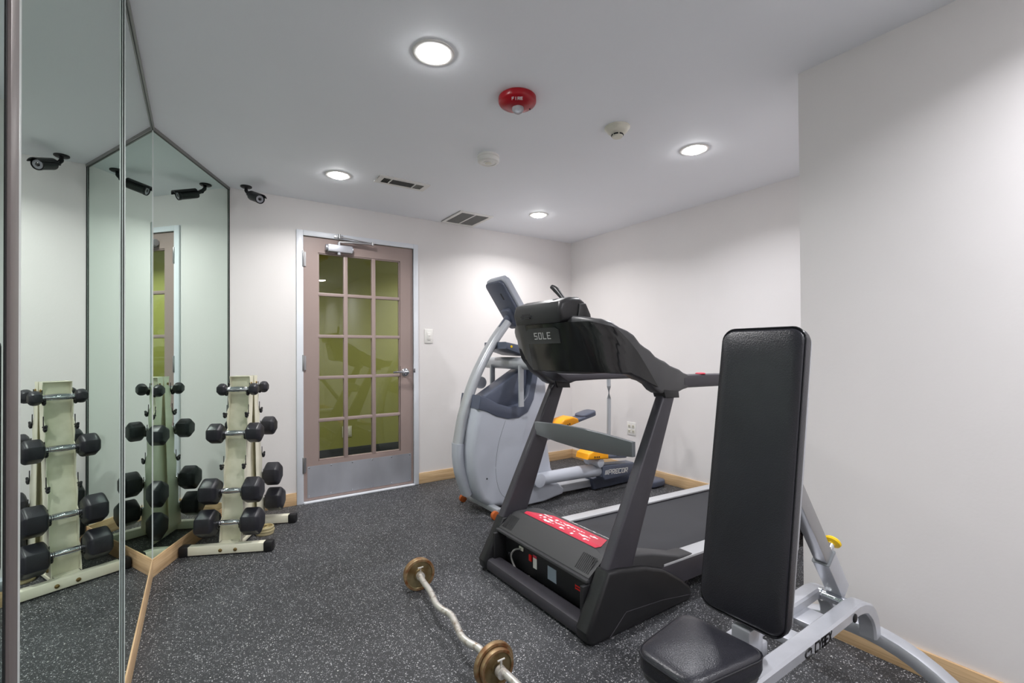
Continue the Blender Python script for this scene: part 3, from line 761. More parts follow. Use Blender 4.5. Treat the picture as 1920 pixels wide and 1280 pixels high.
# deck, belt, rails
DS = -.03
def dz(x): return .188+DS*(x-1.75)
x0, x1 = 1.50, 3.26
deck = MB()
for ya, yb in ((1.372, 1.455), (2.035, 2.110)):
    deck.prism([(x0, dz(x0)-.105), (x0, dz(x0)), (x1, dz(x1)), (x1, dz(x1)-.085)], 1, ya, yb, .006)
deck.prism([(x0, dz(x0)-.06), (x0, dz(x0)-.012), (x1, dz(x1)-.012), (x1, dz(x1)-.06)], 1, 1.45, 2.04)
deck.build('deck', 'tm', tm)
rails = MB()
for ya, yb in ((1.374, 1.458), (2.030, 2.106)):
    xs = 1.74 if ya < 1.6 else 1.72
    rails.prism([(xs, dz(xs)), (xs, dz(xs)+.012), (x1-.02, dz(x1)+.012), (x1-.02, dz(x1))], 1, ya, yb, .003)
    o = rails.build('side_rail', 'rail', tm); rails = MB()
bl = []
for k in range(13): bl.append((1.60+k*(3.20-1.60)/12, 0))
bt = [(1.60, dz(1.60)-.004), (3.20, dz(3.20)-.004)]
for a in range(80, -90, -20): bt.append((3.20+.028*math.cos(math.radians(a)), dz(3.2)-.034+.03*math.sin(math.radians(a))))
bt += [(3.20, dz(3.2)-.066), (1.60, dz(1.6)-.066)]
MB().prism(bt, 1, 1.462, 2.028).build('belt', 'belt', tm)
ec = MB()
for ya, yb in ((1.366, 1.46), (2.03, 2.116)): ec.box(3.24, 3.31, ya, yb, .02, dz(3.26)+.016, .012)
ec.build('end_cap', 'tm_dark', tm)
MB().cyl((3.235, 1.46, .085), (3.235, 2.03, .085), .02).build('roller', 'tm_dark', tm)
rf = MB()
for y in (1.41, 2.07): rf.box(3.14, 3.22, y-.03, y+.03, 0, .075, .008)
rf.build('rear_foot', 'rubber_cap', tm)
# hood: cross sections across x, lofted over y
def hood_ring(y, k, low=.0):
    # k pulls the tops down at both ends
    pts = [(1.335, .205), (1.340, .222), (1.415, .292-low), (1.432, .303-low), (1.46, .306-low), (1.56, .296-low*.8), (1.62, .270-low*.7), (1.700, .208), (1.72, .192), (1.72, .17), (1.40, .195), (1.338, .200)]
    return [Vector((x, y, z)) for x, z in pts]
hy0, hy1 = 1.438, 2.132
rr_ = []
for k in range(15):
    s = k/14; y = hy0+(hy1-hy0)*s; e_ = min(s, 1-s)
    rr_.append(hood_ring(y, 1, .0+.020*max(0, 1-e_/.10)**2))
hood = MB().loft(rr_).build('motor_hood', 'hood', tm, sharp=24)
# rounded shoulders from the hood back on to the rails
for ya, yb in ((1.376, 1.462), (2.026, 2.108)):
    MB().prism([(1.45, .10), (1.45, .294), (1.56, .288), (1.66, .268), (1.76, .238), (1.86, .208), (1.93, dz(1.93)+.018), (1.97, dz(1.97)+.010), (1.97, .10)] if ya < 1.6 else
               [(1.45, .10), (1.45, .294), (1.52, .288), (1.60, .268), (1.67, .238), (1.72, .208), (1.73, .10)], 1, ya, yb, .010, seg=3).build('hood_shoulder', 'hood', hood)
# front slope normal frame for grilles and label
def slope(y, s, off=.001):
    a = Vector((1.340, y, .222)); b_ = Vector((1.415, y, .292)); d_ = b_-a; n_ = Vector((-d_.z, 0, d_.x)).normalized()
    return a+d_*s+n_*off
for yc in (1.492, 2.072):
    gr = MB()
    for i in range(9):
        y = yc-.040+i*.010
        A, B_ = slope(y, .12), slope(y, .86); A2, B2 = slope(y+.0052, .12), slope(y+.0052, .86)
        n_ = Vector((-.07, 0, .075)).normalized()*.0012
        P = [A, A2, B2, B_]; gr.add([p-n_ for p in P]+[p+n_*.3 for p in P], [(0, 1, 2, 3), (4, 5, 6, 7), (0, 1, 5, 4), (1, 2, 6, 5), (2, 3, 7, 6), (3, 0, 4, 7)])
    gr.build('vent_grille', 'slot', hood)
def top_at(x, y, off): 
    z = .306 if x < 1.46 else .306-(x-1.46)*.1 if x < 1.56 else .296-(x-1.56)*.433
    return Vector((x, y, z+off))
lb = MB()
A = [(1.434, 2.035), (1.434, 1.497), (1.455, 1.485), (1.552, 1.535), (1.552, 1.930), (1.475, 2.045)]
lz = lambda x: (.3035 if x < 1.44 else .306 if x < 1.46 else .306-(x-1.46)*.1)
A2_ = [(1.436, 2.035), (1.436, 1.500), (1.460, 1.488), (1.550, 1.540), (1.550, 1.925), (1.460, 2.045)]
vs = [Vector((x, y, lz(x)+.0008)) for x, y in A2_]
lb.add(vs+[v_+Vector((0, 0, .0006)) for v_ in vs], [(0, 1, 2, 5), (2, 3, 4, 5), (6, 7, 8, 11), (8, 9, 10, 11)]+[(i, (i+1) % 6, (i+1) % 6+6, i+6) for i in range(6)])
lbl = lb.build('warning_label', 'label_red', hood, flat=True)
ink = MB(); rnd = random.Random(3)
for i in range(24):
    y = 1.955-i*.0165; 
    for r_ in range(3):
        if rnd.random() < .38: continue
        x = 1.458+r_*.029+rnd.uniform(-.004, .004); l_ = rnd.uniform(.008, .020); w_ = rnd.choice((.002, .0035, .007))
        z = lz(x)+.0016; ink.box(x-w_, x+w_, y-l_/2, y+l_/2, z-.0002, z+.0006)
ink.build('label_print', 'white_ink', lbl)
ink = MB()
for i in range(15):
    y = 1.865-i*.0225; x = 1.612+.004*math.sin(i*2.1); z0_ = .296-(x-1.56)*.433+.001
    for k in range(2):
        dx_ = rnd.uniform(.005, .011); yy = y-k*.008
        A = Vector((x-dx_, yy, z0_+dx_*.433)); B_ = Vector((x+dx_, yy-.005, z0_-dx_*.433))
        ink.tube([A, B_], .0011, 5)
    if i % 2: ink.tube([Vector((x+.008, y, z0_-.0035)), Vector((x+.008, y-.017, z0_-.0035))], .0011, 5)
ink.build('hood_lettering', 'white_ink', hood)
MB().box(1.322, 1.340, hy0-.004, hy1+.004, .205, .219, .003).build('hood_lip', 'tm_grey', hood)
MB().box(1.372, 1.388, 1.45, 2.12, .045, .206, .002).build('front_panel', 'tm_dark', tm)
fp_ = [('rating_label', 'label_grey', 1.700, 1.762, .092, .158), ('maker_tag', 'switch_red', 1.490, 1.540, .128, .150)]
MB().box(1.3705, 1.3725, 1.688, 1.752, .088, .150).build('rating_label', 'label_grey', tm)
g_ = MB().box(1.3705, 1.3725, 1.508, 1.556, .122, .128)
g_.box(1.3705, 1.3725, 1.508, 1.556, .134, .140).box(1.3705, 1.3725, 1.506, 1.508, .120, .142).box(1.3705, 1.3725, 1.556, 1.558, .120, .142)
g_.build('orange_tag', 'switch_red', tm)
MB().box(1.3705, 1.3725, 1.838, 1.868, .096, .160).build('small_label', 'plastic_white', tm)
MB().box(1.3700, 1.3722, 1.838, 1.868, .147, .160).build('label_header', 'label_red', tm)
MB().box(1.366, 1.373, 1.878, 1.900, .120, .152, .002).build('power_switch', 'switch_red', tm)
MB().box(1.366, 1.373, 1.95, 1.985, .145, .165, .003).box(1.3705, 1.373, 1.94, 1.98, .178, .186).build('power_inlet', 'plastic_cream', tm)
MB().tube([(1.366, 1.965, .155), (1.34, 1.985, .150), (1.335, 2.010, .110), (1.345, 1.985, .055), (1.355, 1.93, .040), (1.365, 1.89, .045)], .0045, 8, smooth=5).build('power_cord', 'cord', tm)
o = MB()
for y, z in ((2.10, .165), (2.09, .09), (1.47, .07), (1.60, .19)): o.lathe([(.006, 0), (.005, .003), (.001, .004)], (1.372, y, z), 10, (-1, 0, 0))
o.build('screw', 'chrome', tm)
# crossbar
MB().prism([(yn+.030, .690), (yn+.030, .757), (1.60, .768), (1.78, .774), (1.96, .771), (yf-.008, .760), (yf-.010, .690), (1.96, .675), (1.78, .668), (1.60, .674)], 0, 1.598, 1.622, .004).build('crossbar', 'tm_bar', tm)
# console: U shaped shell lofted from far arm round the body to near arm
st = [ # x, y, z-bottom, z-top, thickness
 (1.925, 2.165, .985, 1.052, .058), (1.83, 2.167, .968, 1.085, .064), (1.72, 2.170, .972, 1.125, .064), (1.62, 2.165, 1.030, 1.180, .062),
 (1.545, 2.145, 1.100, 1.225, .058), (1.480, 2.090, 1.185, 1.255, .062), (1.430, 2.00, 1.170, 1.300, .092), (1.408, 1.90, 1.078, 1.325, .110), (1.405, 1.785, 1.060, 1.328, .110),
 (1.405, 1.67, 1.060, 1.326, .110), (1.412, 1.55, 1.062, 1.318, .104), (1.445, 1.445, 1.068, 1.300, .085), (1.52, 1.402, 1.064, 1.250, .066),
 (1.62, 1.398, 1.030, 1.180, .062), (1.72, 1.398, .972, 1.125, .064), (1.83, 1.403, .968, 1.085, .064), (1.925, 1.405, .985, 1.052, .058)]
Pc = catmull([Vector((s[0], s[1], 0)) for s in st], 3)
def interp(k, i):
    a = min(int(k), len(st)-2); f_ = k-a; f_ = f_*f_*(3-2*f_); return st[a][i]*(1-f_)+st[a+1][i]*f_
rings = []; NRM = []
for i, p in enumerate(Pc):
    k = i/3; zb, zt, th = interp(k, 2), interp(k, 3), interp(k, 4)
    tg = (Pc[min(i+1, len(Pc)-1)]-Pc[max(i-1, 0)]).normalized(); n_ = Vector((tg.y, -tg.x, 0))   # n_ points outward or inward
    hh = zt-zb; body = max(0, min(1, (th-.064)/.04)); lean = .055*body
    prof = [(-.5, .10), (-.46, .03), (-.38, 0), (.38, 0), (.46, .03), (.5, .10), (.5, .90), (.44, .97), (.34, 1.0), (-.34, 1.0), (-.44, .97), (-.5, .90)]
    NRM.append((p.copy(), n_.copy(), th, lean, zb, hh))
    rings.append([p+n_*(x*th)+Vector((lean*(1-zz)*1.0-lean*.3, 0, zb+zz*hh)) for x, zz in prof])
shell = MB().loft(rings).build('console_shell', 'tm_grey', tm, sharp=50)
# cover plate, glossy panel and badge follow the outer face of the shell
def shell_at(k, z, off):
    a = min(int(k), len(NRM)-2); f_ = k-a; out = []
    for q in (a, a+1):
        p, n_, th, lean, zb, hh = NRM[q]; zz = (z-zb)/hh
        out.append(p+n_*(th*.5+off)+Vector((lean*(1-zz)-lean*.3, 0, z)))
    return out[0].lerp(out[1], f_)
def band_patch(k0, k1, n, zlo, zhi, off, thick, kt=None, fade=None):
    V = []; F = []; m = 5
    for i in range(n+1):
        k = k0+(k1-k0)*i/n; y = shell_at(k, 1.2, 0).y
        for j in range(m+1):
            kk = k if kt is None else k0+(k1+(kt-k1)*j/m-k0)*i/n
            z = zlo(kk, y)+(zhi(kk, y)-zlo(kk, y))*j/m
            of_ = off if fade is None else off*max(.40, min(1, (fade-kk)/6))
            V.append(shell_at(kk, z, of_)); V.append(shell_at(kk, z, of_-thick))
    w_ = 2*(m+1)
    for i in range(n):
        for j in range(m):
            a = i*w_+2*j; F += [(a, a+2, a+w_+2, a+w_), (a+1, a+w_+1, a+w_+3, a+3)]
        a = i*w_; F.append((a, a+w_, a+w_+1, a+1)); a = i*w_+2*m; F.append((a, a+1, a+w_+1, a+w_))
    for i in (0, n):
        for j in range(m): a = i*w_+2*j; F.append((a, a+1, a+3, a+2))
    return MB().add(V, F)
def k_of_y(y):
    best = min(range(60, 1260), key=lambda q: abs(shell_at(q/30 if q/30 < len(NRM)-1 else len(NRM)-1.01, 1.2, 0).y-y) if 17 < q/30 < 36 else 9)
    return best/30
plate = band_patch(k_of_y(2.045), k_of_y(1.80), 20, lambda k, y: 1.068+max(0, y-1.87)*1.0, lambda k, y: 1.318-max(0, y-1.92)*.42, .010, .016, fade=26)
cv_ = plate.build('cover_plate', 'tm_grey', shell, sharp=60)
gz0 = lambda k, y: 1.072+max(0, y-1.80)*.55
band_patch(k_of_y(1.865), 41.0, 46, lambda k, y: (1.072 if k < 36 else 1.072-(k-36)*.014), lambda k, y: (1.290 if k < 32 else 1.290-(k-32)*.012), .0120, .0115, kt=34.5, fade=60).build('back_panel', 'tm_gloss', shell, sharp=60)
kb0, kb1 = k_of_y(1.862), k_of_y(1.618)
band_patch(kb0, kb1, 12, lambda k, y: 1.200, lambda k, y: 1.272-max(0, abs(y-1.74)-.10)*.5, .0150, .004, fade=40).build('badge', 'tm_grey', shell, sharp=60)
fp0 = shell_at(k_of_y(1.740), 1.222, .0155)
ft = (shell_at(k_of_y(1.70), 1.222, 0)-shell_at(k_of_y(1.79), 1.222, 0)); ft.z = 0
up_ = shell_at(k_of_y(1.74), 1.26, 0)-shell_at(k_of_y(1.74), 1.22, 0)
ft.normalize()
lt = MB(); lettering(lt, 'SOLE', fp0-ft*.058, ft, up_, .028, .020, .0135, .0044, depth=.0015)
lt.build('lettering', 'white_ink', shell)
# user side deck of the console
MB().prism([(1.44, 1.12), (1.42, 1.30), (1.46, 1.305), (1.60, 1.225), (1.64, 1.17), (1.58, 1.12)], 1, 1.50, 2.03, .012).build('console_deck', 'tm_dark', tm)
# display head
hdp = [(1.300, 1.290), (1.285, 1.340), (1.298, 1.382), (1.36, 1.404), (1.41, 1.406), (1.445, 1.385), (1.455, 1.335), (1.42, 1.300)]
dh = MB().prism(hdp, 1, 1.555, 1.912, .022, seg=3).build('display_head', 'tm_dark', tm, sharp=40)
hg_ = [(1.38, 1.27), (1.40, 1.375), (1.44, 1.378), (1.468, 1.330), (1.485, 1.26)]
MB().prism(hg_, 1, 1.545, 1.60, .012).build('display_hinge', 'tm_dark', dh)
MB().prism(hg_, 1, 1.89, 1.945, .012).build('display_hinge', 'tm_dark', dh)
sp = MB()
for i in range(9):
    for j in range(3):
        if abs(i-4) > 3 and j != 1: continue
        sp.box(1.284, 1.300, 1.76+i*.0095, 1.766+i*.0095, 1.315+j*.0095, 1.321+j*.0095)
sp.build('speaker_grille', 'slot', dh)
MB().box(1.34, 1.44, 1.58, 1.91, 1.270, 1.310, .004).build('neck', 'tm_dark', dh)
MB().tube([(1.46, 1.70, 1.385), (1.455, 1.735, 1.425), (1.450, 1.775, 1.465), (1.445, 1.80, 1.482)], [.011, .0115, .015, .011], 12, smooth=4).build('tablet_lever', 'tm_dark', dh)
# handrails
for yc in (yn, yf):
    o = MB().tube([(1.90, yc, 1.018), (2.05, yc, 1.016), (2.42, yc, 1.010), (2.50, yc, .99)], 0, rect=(.052, .064), rnd=.35).build('handrail', 'tm', tm)
    if yc == yn: MB().lathe([(.024, 0), (.024, .004), (.018, .007), (.001, .008)], (2.06, yc, 1.047), 20).build('sensor', 'label_red', o)
for yc in (yn, yf): MB().prism([(1.752, .950), (1.735, .990), (1.845, .975), (1.850, .945)], 1, yc-.034, yc+.034, .004).build('upright_collar', 'tm_dark', tm)
MB().prism([(1.62, 1.045), (1.70, 1.035), (2.20, 1.028), (2.23, 1.012), (2.20, 1.000), (1.70, .995)], 1, 1.98, 2.12, .006).build('cup_tray', 'tm', tm)

# ------------------------------------------------------------------ elliptical
el = thing('elliptical_trainer', 'silver elliptical trainer with orange pedals in the far corner behind the treadmill', 'exercise machine', (2.2, 3.0, 0))
hp = [(1.735, .045), (1.66, .10), (1.615, .19), (1.585, .32), (1.580, .46), (1.600, .62), (1.650, .84), (1.70, .825), (1.80, .775), (1.90, .745), (2.00, .760), (2.055, .82), (2.09, .93), (2.12, 1.06), (2.19, 1.085), (2.235, 1.03), (2.255, .90), (2.26, .70), (2.265, .45), (2.30, .25), (2.36, .145), (2.34, .05), (2.05, .030), (1.88, .028)]
hs = MB().prism(hp, 1, 2.865, 3.135, .045, seg=4).build('housing', 'el', el, sharp=45)
band = [(1.645, .855), (1.70, .835), (1.80, .785), (1.90, .755), (2.00, .770), (2.055, .83), (2.09, .94), (2.12, 1.09), (2.185, 1.10), (2.15, .95), (2.115, .80), (2.06, .705), (1.98, .670), (1.88, .668), (1.78, .695), (1.70, .735), (1.628, .76)]
MB().prism(band, 1, 2.855, 3.145, .012).build('dark_band', 'el_dark', hs)
MB().prism([(1.70, .76), (1.72, .84), (1.96, .98), (2.10, 1.06), (2.10, .85), (2.0, .74), (1.8, .72)], 1, 2.92, 3.08, .02).build('inner_cover', 'el_dark', hs)
def seam(pts, y): return MB().tube([(x, y, z) for x, z in pts], .0016, 6, smooth=6)
seam([(1.86, .66), (1.80, .50), (1.775, .34), (1.79, .20), (1.84, .11), (1.93, .08)], 2.8655).build('panel_seam', 'tm_bar', hs)
seam([(1.775, .28), (1.72, .25), (1.66, .14)], 2.878).build('panel_seam', 'tm_bar', hs)
o = MB()
for x, z in ((1.70, .26), (1.90, .085), (2.10, .10)): o.lathe([(.006, 0), (.005, .002), (.001, .003)], (x, 2.864, z), 10, (0, -1, 0))
o.build('screw', 'slot', hs)
# front spine tube
MB().tube([(1.620, 3.02, .13), (1.568, 3.02, .28), (1.550, 3.02, .40), (1.550, 3.02, .505)], 0, rect=(.064, .112), smooth=6, rnd=.42, up=(0, 1, 0)).build('spine_foot', 'el', el, sharp=50)
MB().tube([(1.550, 3.02, .50), (1.598, 3.02, .72), (1.700, 3.02, .985), (1.84, 3.02, 1.22), (1.975, 3.02, 1.39)], 0, rect=(.058, .100), smooth=6, rnd=.42, up=(0, 1, 0)).build('spine', 'el_tube', el, sharp=50)
MB().tube([(1.93, 3.02, 1.335), (2.0, 3.02, 1.43)], .032, 16).build('neck', 'el_dark', el)
# console slab leaning back
A = Vector((1.852, 0, 1.705)); B_ = Vector((2.10, 0, 1.345)); dd = (B_-A).normalized(); nn = Vector((dd.z, 0, -dd.x)); 
if nn.x > 0: nn = -nn
cm = Matrix(((dd.x, 0, nn.x, A.x), (0, 1, 0, 3.02), (dd.z, 0, nn.z, A.z), (0, 0, 0, 1)))
L_ = (B_-A).length
cb = MB().prism(rrect(0, L_, -.135, .135, .045), 2, -.062, -.006, .014, mx=cm, seg=3).build('console', 'el', el, sharp=45)
cb2 = MB().prism(rrect(.012, L_-.01, -.118, .118, .040), 2, -.010, .020, .010, mx=cm, seg=3).build('console_back', 'el_dark', cb, sharp=45)
MB().prism(rrect(.11, .165, -.045, -.030, .004), 2, .018, .0215, mx=cm).build('connector', 'slot', cb2)
MB().prism(rrect(.24, .40, -.06, .06, .03), 2, .01, .05, .012, mx=cm, seg=3).build('bracket_boss', 'el_dark', cb2)
# accessory tray
tr = MB().prism([(1.86, 1.185), (1.86, 1.235), (2.13, 1.185), (2.15, 1.125), (2.02, 1.135)], 1, 2.85, 3.17, .012).build('accessory_tray', 'el_dark', el)
MB().lathe([(.010, 0), (.009, .003), (.001, .004)], (1.905, 2.848, 1.20), 12, (0, -1, 0)).build('status_light', 'yellow_knob', tr)
# pivot shaft, links, arms
MB().cyl((1.99, 2.66, 1.075), (1.99, 3.34, 1.075), .046, n=24, bev=.008).build('pivot_shaft', 'el_tube', el)
for y in (2.80, 3.20): MB().tube([(1.955, y, 1.06), (1.955, y, .76)], 0, rect=(.04, .02)).build('link', 'el_tube', el)
MB().lathe([(.020, -.016), (.046, -.014), (.046, .014), (.020, .016)], (1.81, 3.14, .925), 24, (0, 1, 0)).build('pulley', 'el_tube', el)
for yc, zt, zb, xx, px2 in ((2.72, 1.04, .36, 2.770, 2.60), (3.25, 1.04, .56, 2.625, 2.60)):
    a_ = MB().tube([(1.99, yc, 1.075), (2.15, yc, 1.055), (2.60, yc, zt), (xx-.02, yc, zt-.02), (xx, yc, zt-.09), (xx-.005, yc, zb+.12), (xx-.04, yc, zb-.02), (xx-.10, yc, zb-.06)], .0165, 12, smooth=5)
    a_.build('swing_arm', 'el_dark' if False else 'el_tube', el)
def pedal(x, y, z, tilt, par):
    mx_ = Matrix.Translation((x, y, z)) @ Matrix.Rotation(tilt, 4, 'Y')
    fp2 = MB().prism(rrect(-.06, .32, -.070, .070, .05), 2, -.012, .014, .007, mx=mx_, seg=3)
    fp2.prism(rrect(.14, .315, -.074, .074, .045), 2, .004, .034, .010, mx=mx_, seg=3)
    o_ = fp2.build('foot_plate', 'el_dark', par, sharp=40)
    MB().prism([(-.15, -.014), (-.142, .028), (-.08, .060), (.02, .056), (.075, .024), (.08, -.014)], 1, -.076, .076, .014, mx=mx_, seg=3).build('toe_cup', 'yellow', o_, sharp=40)
    g2 = MB()
    for xx in (-.085, -.062, -.04): g2.box(xx, xx+.012, -.0775, -.074, .0, .012, mx=mx_)
    g2.build('cup_slots', 'slot', o_); return o_
pedal(2.735, 3.20, .525, -.20, el)
pedal(2.655, 2.76, .318, .10, el)
MB().cyl((2.66, 2.87, .27), (2.66, 2.70, .27), .036, n=20, bev=.006).build('pedal_hub', 'el', el)
MB().tube([(2.09, 2.81, .205), (2.50, 2.80, .200), (2.74, 2.77, .195)], [.046, .050, .050], 20).lathe([(.022, -.052), (.050, -.046), (.050, .046), (.022, .052)], (2.10, 2.81, .205), 24, (0, 1, 0)).build('foot_link', 'el', el)
cv = MB().prism([(2.69, .150), (2.69, .245), (3.06, .220), (3.10, .180), (3.08, .120), (2.72, .118)], 1, 2.715, 2.825, .014, seg=3).build('link_cover', 'el_dark', el, sharp=40)
lt = MB(); lettering(lt, 'PRECOR', (2.755, 2.7148, .166), (1, 0, -.06), (0.06, 0, 1), .034, .026, .012, .0065, shear=.18)
for k in range(4): lettering(lt, 'I', (2.722+k*.009-.012, 2.7148, .168), (1, 0, -.06), (0.06, 0, 1), .032, .012, 0, .0034, shear=.18)
lt.build('lettering', 'plastic_white', cv)
MB().tube([(2.12, 3.19, .38), (2.74, 3.20, .47)], [.042, .04], 16).build('foot_link', 'el', el)
MB().lathe([(.022, -.052), (.050, -.046), (.050, .046), (.022, .052)], (2.12, 3.19, .38), 24, (0, 1, 0)).build('link_joint', 'el', el)
MB().prism([(1.98, .012), (1.98, .150), (2.20, .160), (2.34, .130), (2.395, .080), (2.385, .040), (2.20, .012)], 1, 2.84, 3.16, .020, seg=3).build('front_foot_cover', 'el', el, sharp=40)
MB().tube([(2.30, 3.0, .062), (2.85, 3.0, .052), (3.22, 3.0, .052)], 0, rect=(.20, .062), rnd=.1).build('base_beam', 'el_tube', el)
MB().prism([(2.74, .006), (2.72, .100), (2.80, .112), (3.10, .085), (3.26, .055), (3.27, .006)], 1, 2.86, 3.14, .012, seg=3).build('rear_cover', 'el_dark', el, sharp=40)
MB().prism([(2.58, 3.21), (2.58, 3.235), (2.62, 3.315), (3.38, 3.315), (3.42, 3.235), (3.42, 3.21)][0:0] or rrect(3.15, 3.345, 2.60, 3.40, .05), 2, .006, .060, .014, seg=3).build('rear_stabilizer', 'el_dark', el, sharp=40)
MB().tube([(1.745, 2.76, .045), (1.745, 3.24, .045)], 0, rect=(.05, .04)).build('front_stabilizer', 'el_tube', el)
for y in (2.745, 3.215):
    MB().cyl((1.700, y, .030), (1.700, y+.028, .030), .030, n=24, bev=.004).build('transport_wheel', 'orange_wheel', el)

# ------------------------------------------------------------------ adjustable bench
bn = thing('adjustable_bench', 'black vinyl adjustable weight bench with silver frame and upright backrest', 'bench', (1.5, .707, 0))
YM = .707
# backrest pad: from (1.22, z .44) to (1.40, z 1.235)
A = Vector((1.222, YM+.006, .432)); B_ = Vector((1.402, YM+.040, 1.238)); 
A = Vector((1.200, .714, .433)); B_ = Vector((1.336, .746, 1.240))
ux2 = (B_-A); Lp = ux2.length; ux2.normalize()
ux2 = Vector((ux2.x, 0, ux2.z)).normalized()
n2 = Vector((-ux2.z, 0, ux2.x))            # towards the sitter (-x)
pm = Matrix(((0, ux2.x, n2.x, A.x), (-1, 0, 0, YM+.006), (0, ux2.z, n2.z, A.z), (0, 0, 0, 1)))
outl = rrect(-.118, .118, .0, .806, .036, 6)
bk = MB().pad(outl, -.052, -.004, pm, rim=.014, crown=.006).build('backrest', 'vinyl', bn, sharp=60)
def piping(outline, z, mx_, r=.0026):
    m = MB(); pts = [mx_ @ Vector((x, y, z)) for x, y in outline]; m.tube(pts+[pts[0], pts[1]], r, 6, up=(.3, .2, .9)); return m
piping(outl, -.012, pm).build('piping', 'vinyl_trim', bk)
MB().prism(rrect(-.114, .114, .008, .798, .034, 6), 2, -.060, -.050, .003, mx=pm).build('back_board', 'bench', bk)
fr_ = MB()
fr_.prism([(-.062, .05), (.062, .05), (.075, .16), (.108, .22), (.108, .62), (.07, .67), (-.07, .67), (-.108, .62), (-.108, .22), (-.075, .16)], 2, -.078, -.058, .004, mx=pm)
bf = fr_.build('back_frame', 'bench', bn)
# seat
SZ = .437
so = []
corners = [(.873, .640), (1.120, .592), (1.150, .812), (.905, .782)]
corners = [(.890, .633), (1.152, .598), (1.144, .834), (.890, .798)]
def round_poly(c, r, k=5):
    out = []; n = len(c)
    for i in range(n):
        p = Vector(c[i]); a = Vector(c[i-1]); b_ = Vector(c[(i+1) % n]); da = (a-p).normalized(); db = (b_-p).normalized()
        s0 = p+da*r; s1 = p+db*r
        for j in range(k+1):
            t_ = j/k; out.append(tuple(s0*(1-t_)**2+p*2*t_*(1-t_)+s1*t_**2))
    return out
so = round_poly(corners, .050)
smx = Matrix.Translation((0, 0, 0))
st_ = MB().pad(so, SZ-.062, SZ-.006, smx, rim=.014, crown=.008).build('seat', 'vinyl', bn, sharp=60)
piping(so, SZ-.016, smx).build('piping', 'vinyl_trim', st_)
MB().prism([(x*.94+.06, y*.94+.042) for x, y in so], 2, SZ-.072, SZ-.060, .003).build('seat_board', 'tm_grey', st_)
MB().box(.93, 1.30, YM-.025, YM+.025, SZ-.115, SZ-.072, .006).build('seat_frame', 'bench', bn)
# twin rails with curled rear end
def railmesh(yc):
    cl_ = [(.98, .326), (1.20, .327), (1.45, .3275), (1.66, .330), (1.74, .333)]
    for a in range(78, -13, -13):
        aa = math.radians(a); cl_.append((1.755+.135*math.cos(aa), .198+.132*math.sin(aa)))
    rings = []
    for i, (x, z) in enumerate(cl_):
        a = Vector(cl_[max(i-1, 0)]); b_ = Vector(cl_[min(i+1, len(cl_)-1)]); t_ = (b_-a).normalized(); n_ = Vector((-t_.y, t_.x))
        hw = .025; hh = .0185+(.004 if i > 6 else 0)
        prof = [(-hw, -hh+.006), (-hw+.006, -hh), (hw-.006, -hh), (hw, -hh+.006), (hw, hh-.006), (hw-.006, hh), (-hw+.006, hh), (-hw, hh-.006)]
        rings.append([Vector((x+n_.x*q, yc+p, z+n_.y*q)) for p, q in prof])
    return MB().loft(rings)
yr0, yr1 = .648, .768
r0 = railmesh(yr0).build('frame_rail', 'bench', bn, sharp=40); r1 = railmesh(yr1).build('frame_rail', 'bench', bn, sharp=40)
lt = MB(); 
lettering(lt, 'CYBEX', (1.436, yr0-.0252, .3145), (1, 0, 0), (0, 0, 1), .024, .0148, .0065, .0050, shear=.12)
sw = [Vector((1.398+.019*math.cos(math.radians(a)), yr0-.0256, .3265+.011*math.sin(math.radians(a)))) for a in range(40, 330, 24)]
lt.tube(sw, .0026, 6, up=(0, 1, 0)); lt.tube([(1.404+.010*math.cos(math.radians(a)), yr0-.0256, .3265+.0065*math.sin(math.radians(a))) for a in range(150, -60, -24)], .0017, 6, up=(0, 1, 0))
lt.build('lettering', 'ink', r0)
MB().lathe([(.0135, 0), (.0135, .003), (.010, .005), (.001, .006)], (1.700, yr0-.0245, .325), 20, (0, -1, 0)).build('bolt_cap', 'ink', r0)
MB().lathe([(.0135, 0), (.0135, .003), (.010, .005), (.001, .006)], (1.155, yr0-.0245, .322), 20, (0, -1, 0)).build('bolt_cap', 'ink', r0)
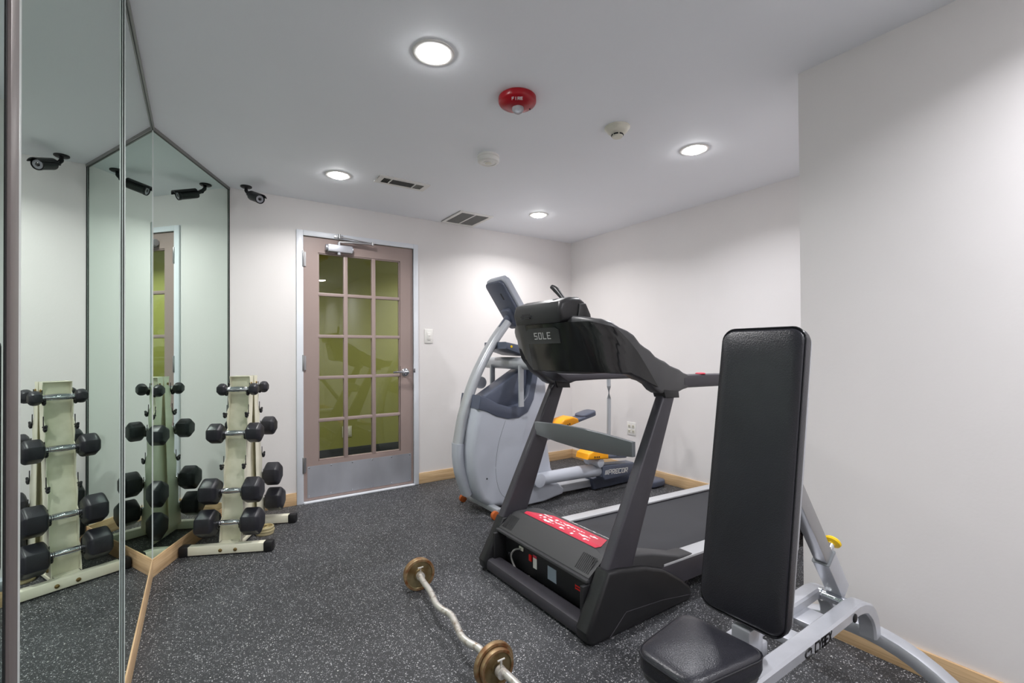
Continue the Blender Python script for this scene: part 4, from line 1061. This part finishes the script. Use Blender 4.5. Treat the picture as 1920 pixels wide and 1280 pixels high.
# rear arched foot
af = []
for k in range(-8, 9):
    s = k/8; y = YM+s*.345; z = .190-.155*abs(s)**2.3; af.append((1.930, y, z))
MB().tube(af, 0, rect=(.062, .048), rnd=.25).build('rear_foot', 'bench', bn, sharp=40)
for s in (-1, 1): MB().box(1.895, 1.965, YM+s*.345-.022, YM+s*.345+.022, 0, .030, .006).build('foot_pad', 'rubber_cap', bn)
MB().box(1.56, 1.66, yr0+.02, yr1-.02, .300, .318, .002).build('cross_plate', 'bench', bn)
MB().box(1.40, 1.46, yr0+.02, yr1-.02, .315, .335, .002).build('cross_plate', 'bench', bn)
# front leg and foot (below the picture edge)
MB().tube([(1.02, YM, .33), (.99, YM, .16), (.98, YM, .05)], 0, rect=(.06, .05)).build('front_post', 'bench', bn)
MB().tube([(.98, YM+s*.06, .055-.030*abs(s/4.5)**2) for s in range(-4, 5)], 0, rect=(.055, .045)).build('front_foot', 'bench', bn)
for s in (-1, 1): MB().box(.945, 1.015, YM+s*.24-.02, YM+s*.24+.02, 0, .022, .005).build('foot_pad', 'rubber_cap', bn)
# adjustable strut
S0, S1 = Vector((1.800, YM, .352)), Vector((1.360, YM, .930))
SM = S0.lerp(S1, .235); ds = (S1-S0).normalized()
MB().tube([S0, SM], 0, rect=(.060, .050), rnd=.08, up=(0, 1, 0)).build('strut_sleeve', 'bench', bn)
MB().tube([SM-ds*.02, S1], 0, rect=(.050, .040), rnd=.08, up=(0, 1, 0)).build('strut_tube', 'satin', bn)
MB().tube([SM-ds*.0015, SM+ds*.0015], 0, rect=(.063, .053), rnd=.08, up=(0, 1, 0)).build('strut_collar', 'tm_bar', bn)
nk = Vector((ds.z, 0, -ds.x)).normalized()
if nk.x < 0: nk = -nk
kb = SM-ds*.012+nk*.022
MB().cyl(kb, kb+nk*.040, .011, n=16).build('pin_shaft', 'chrome', bn)
MB().lathe([(.009, .024), (.010, .034), (.012, .040), (.025, .044), (.027, .050), (.022, .056), (.006, .054), (.001, .054)], kb, 28, nk).build('pin_knob', 'yellow_knob', bn)
MB().cyl((1.765, yr0+.02, .330), (1.765, yr1-.02, .330), .0165, n=20).cyl((1.765, yr1-.028, .330), (1.765, yr1-.018, .330), .021, n=20).build('pivot_rod', 'chrome', bn)
# back pivot bracket between seat and backrest
MB().box(1.205, 1.275, YM-.026, YM+.026, .325, .418, .005).build('pivot_bracket', 'bench', bn)
MB().tube([(1.25, YM, .42), pm @ Vector((0, .10, -.075))], 0, rect=(.056, .04), rnd=.1, up=(0, 1, 0)).build('pivot_arm', 'bench', bn)
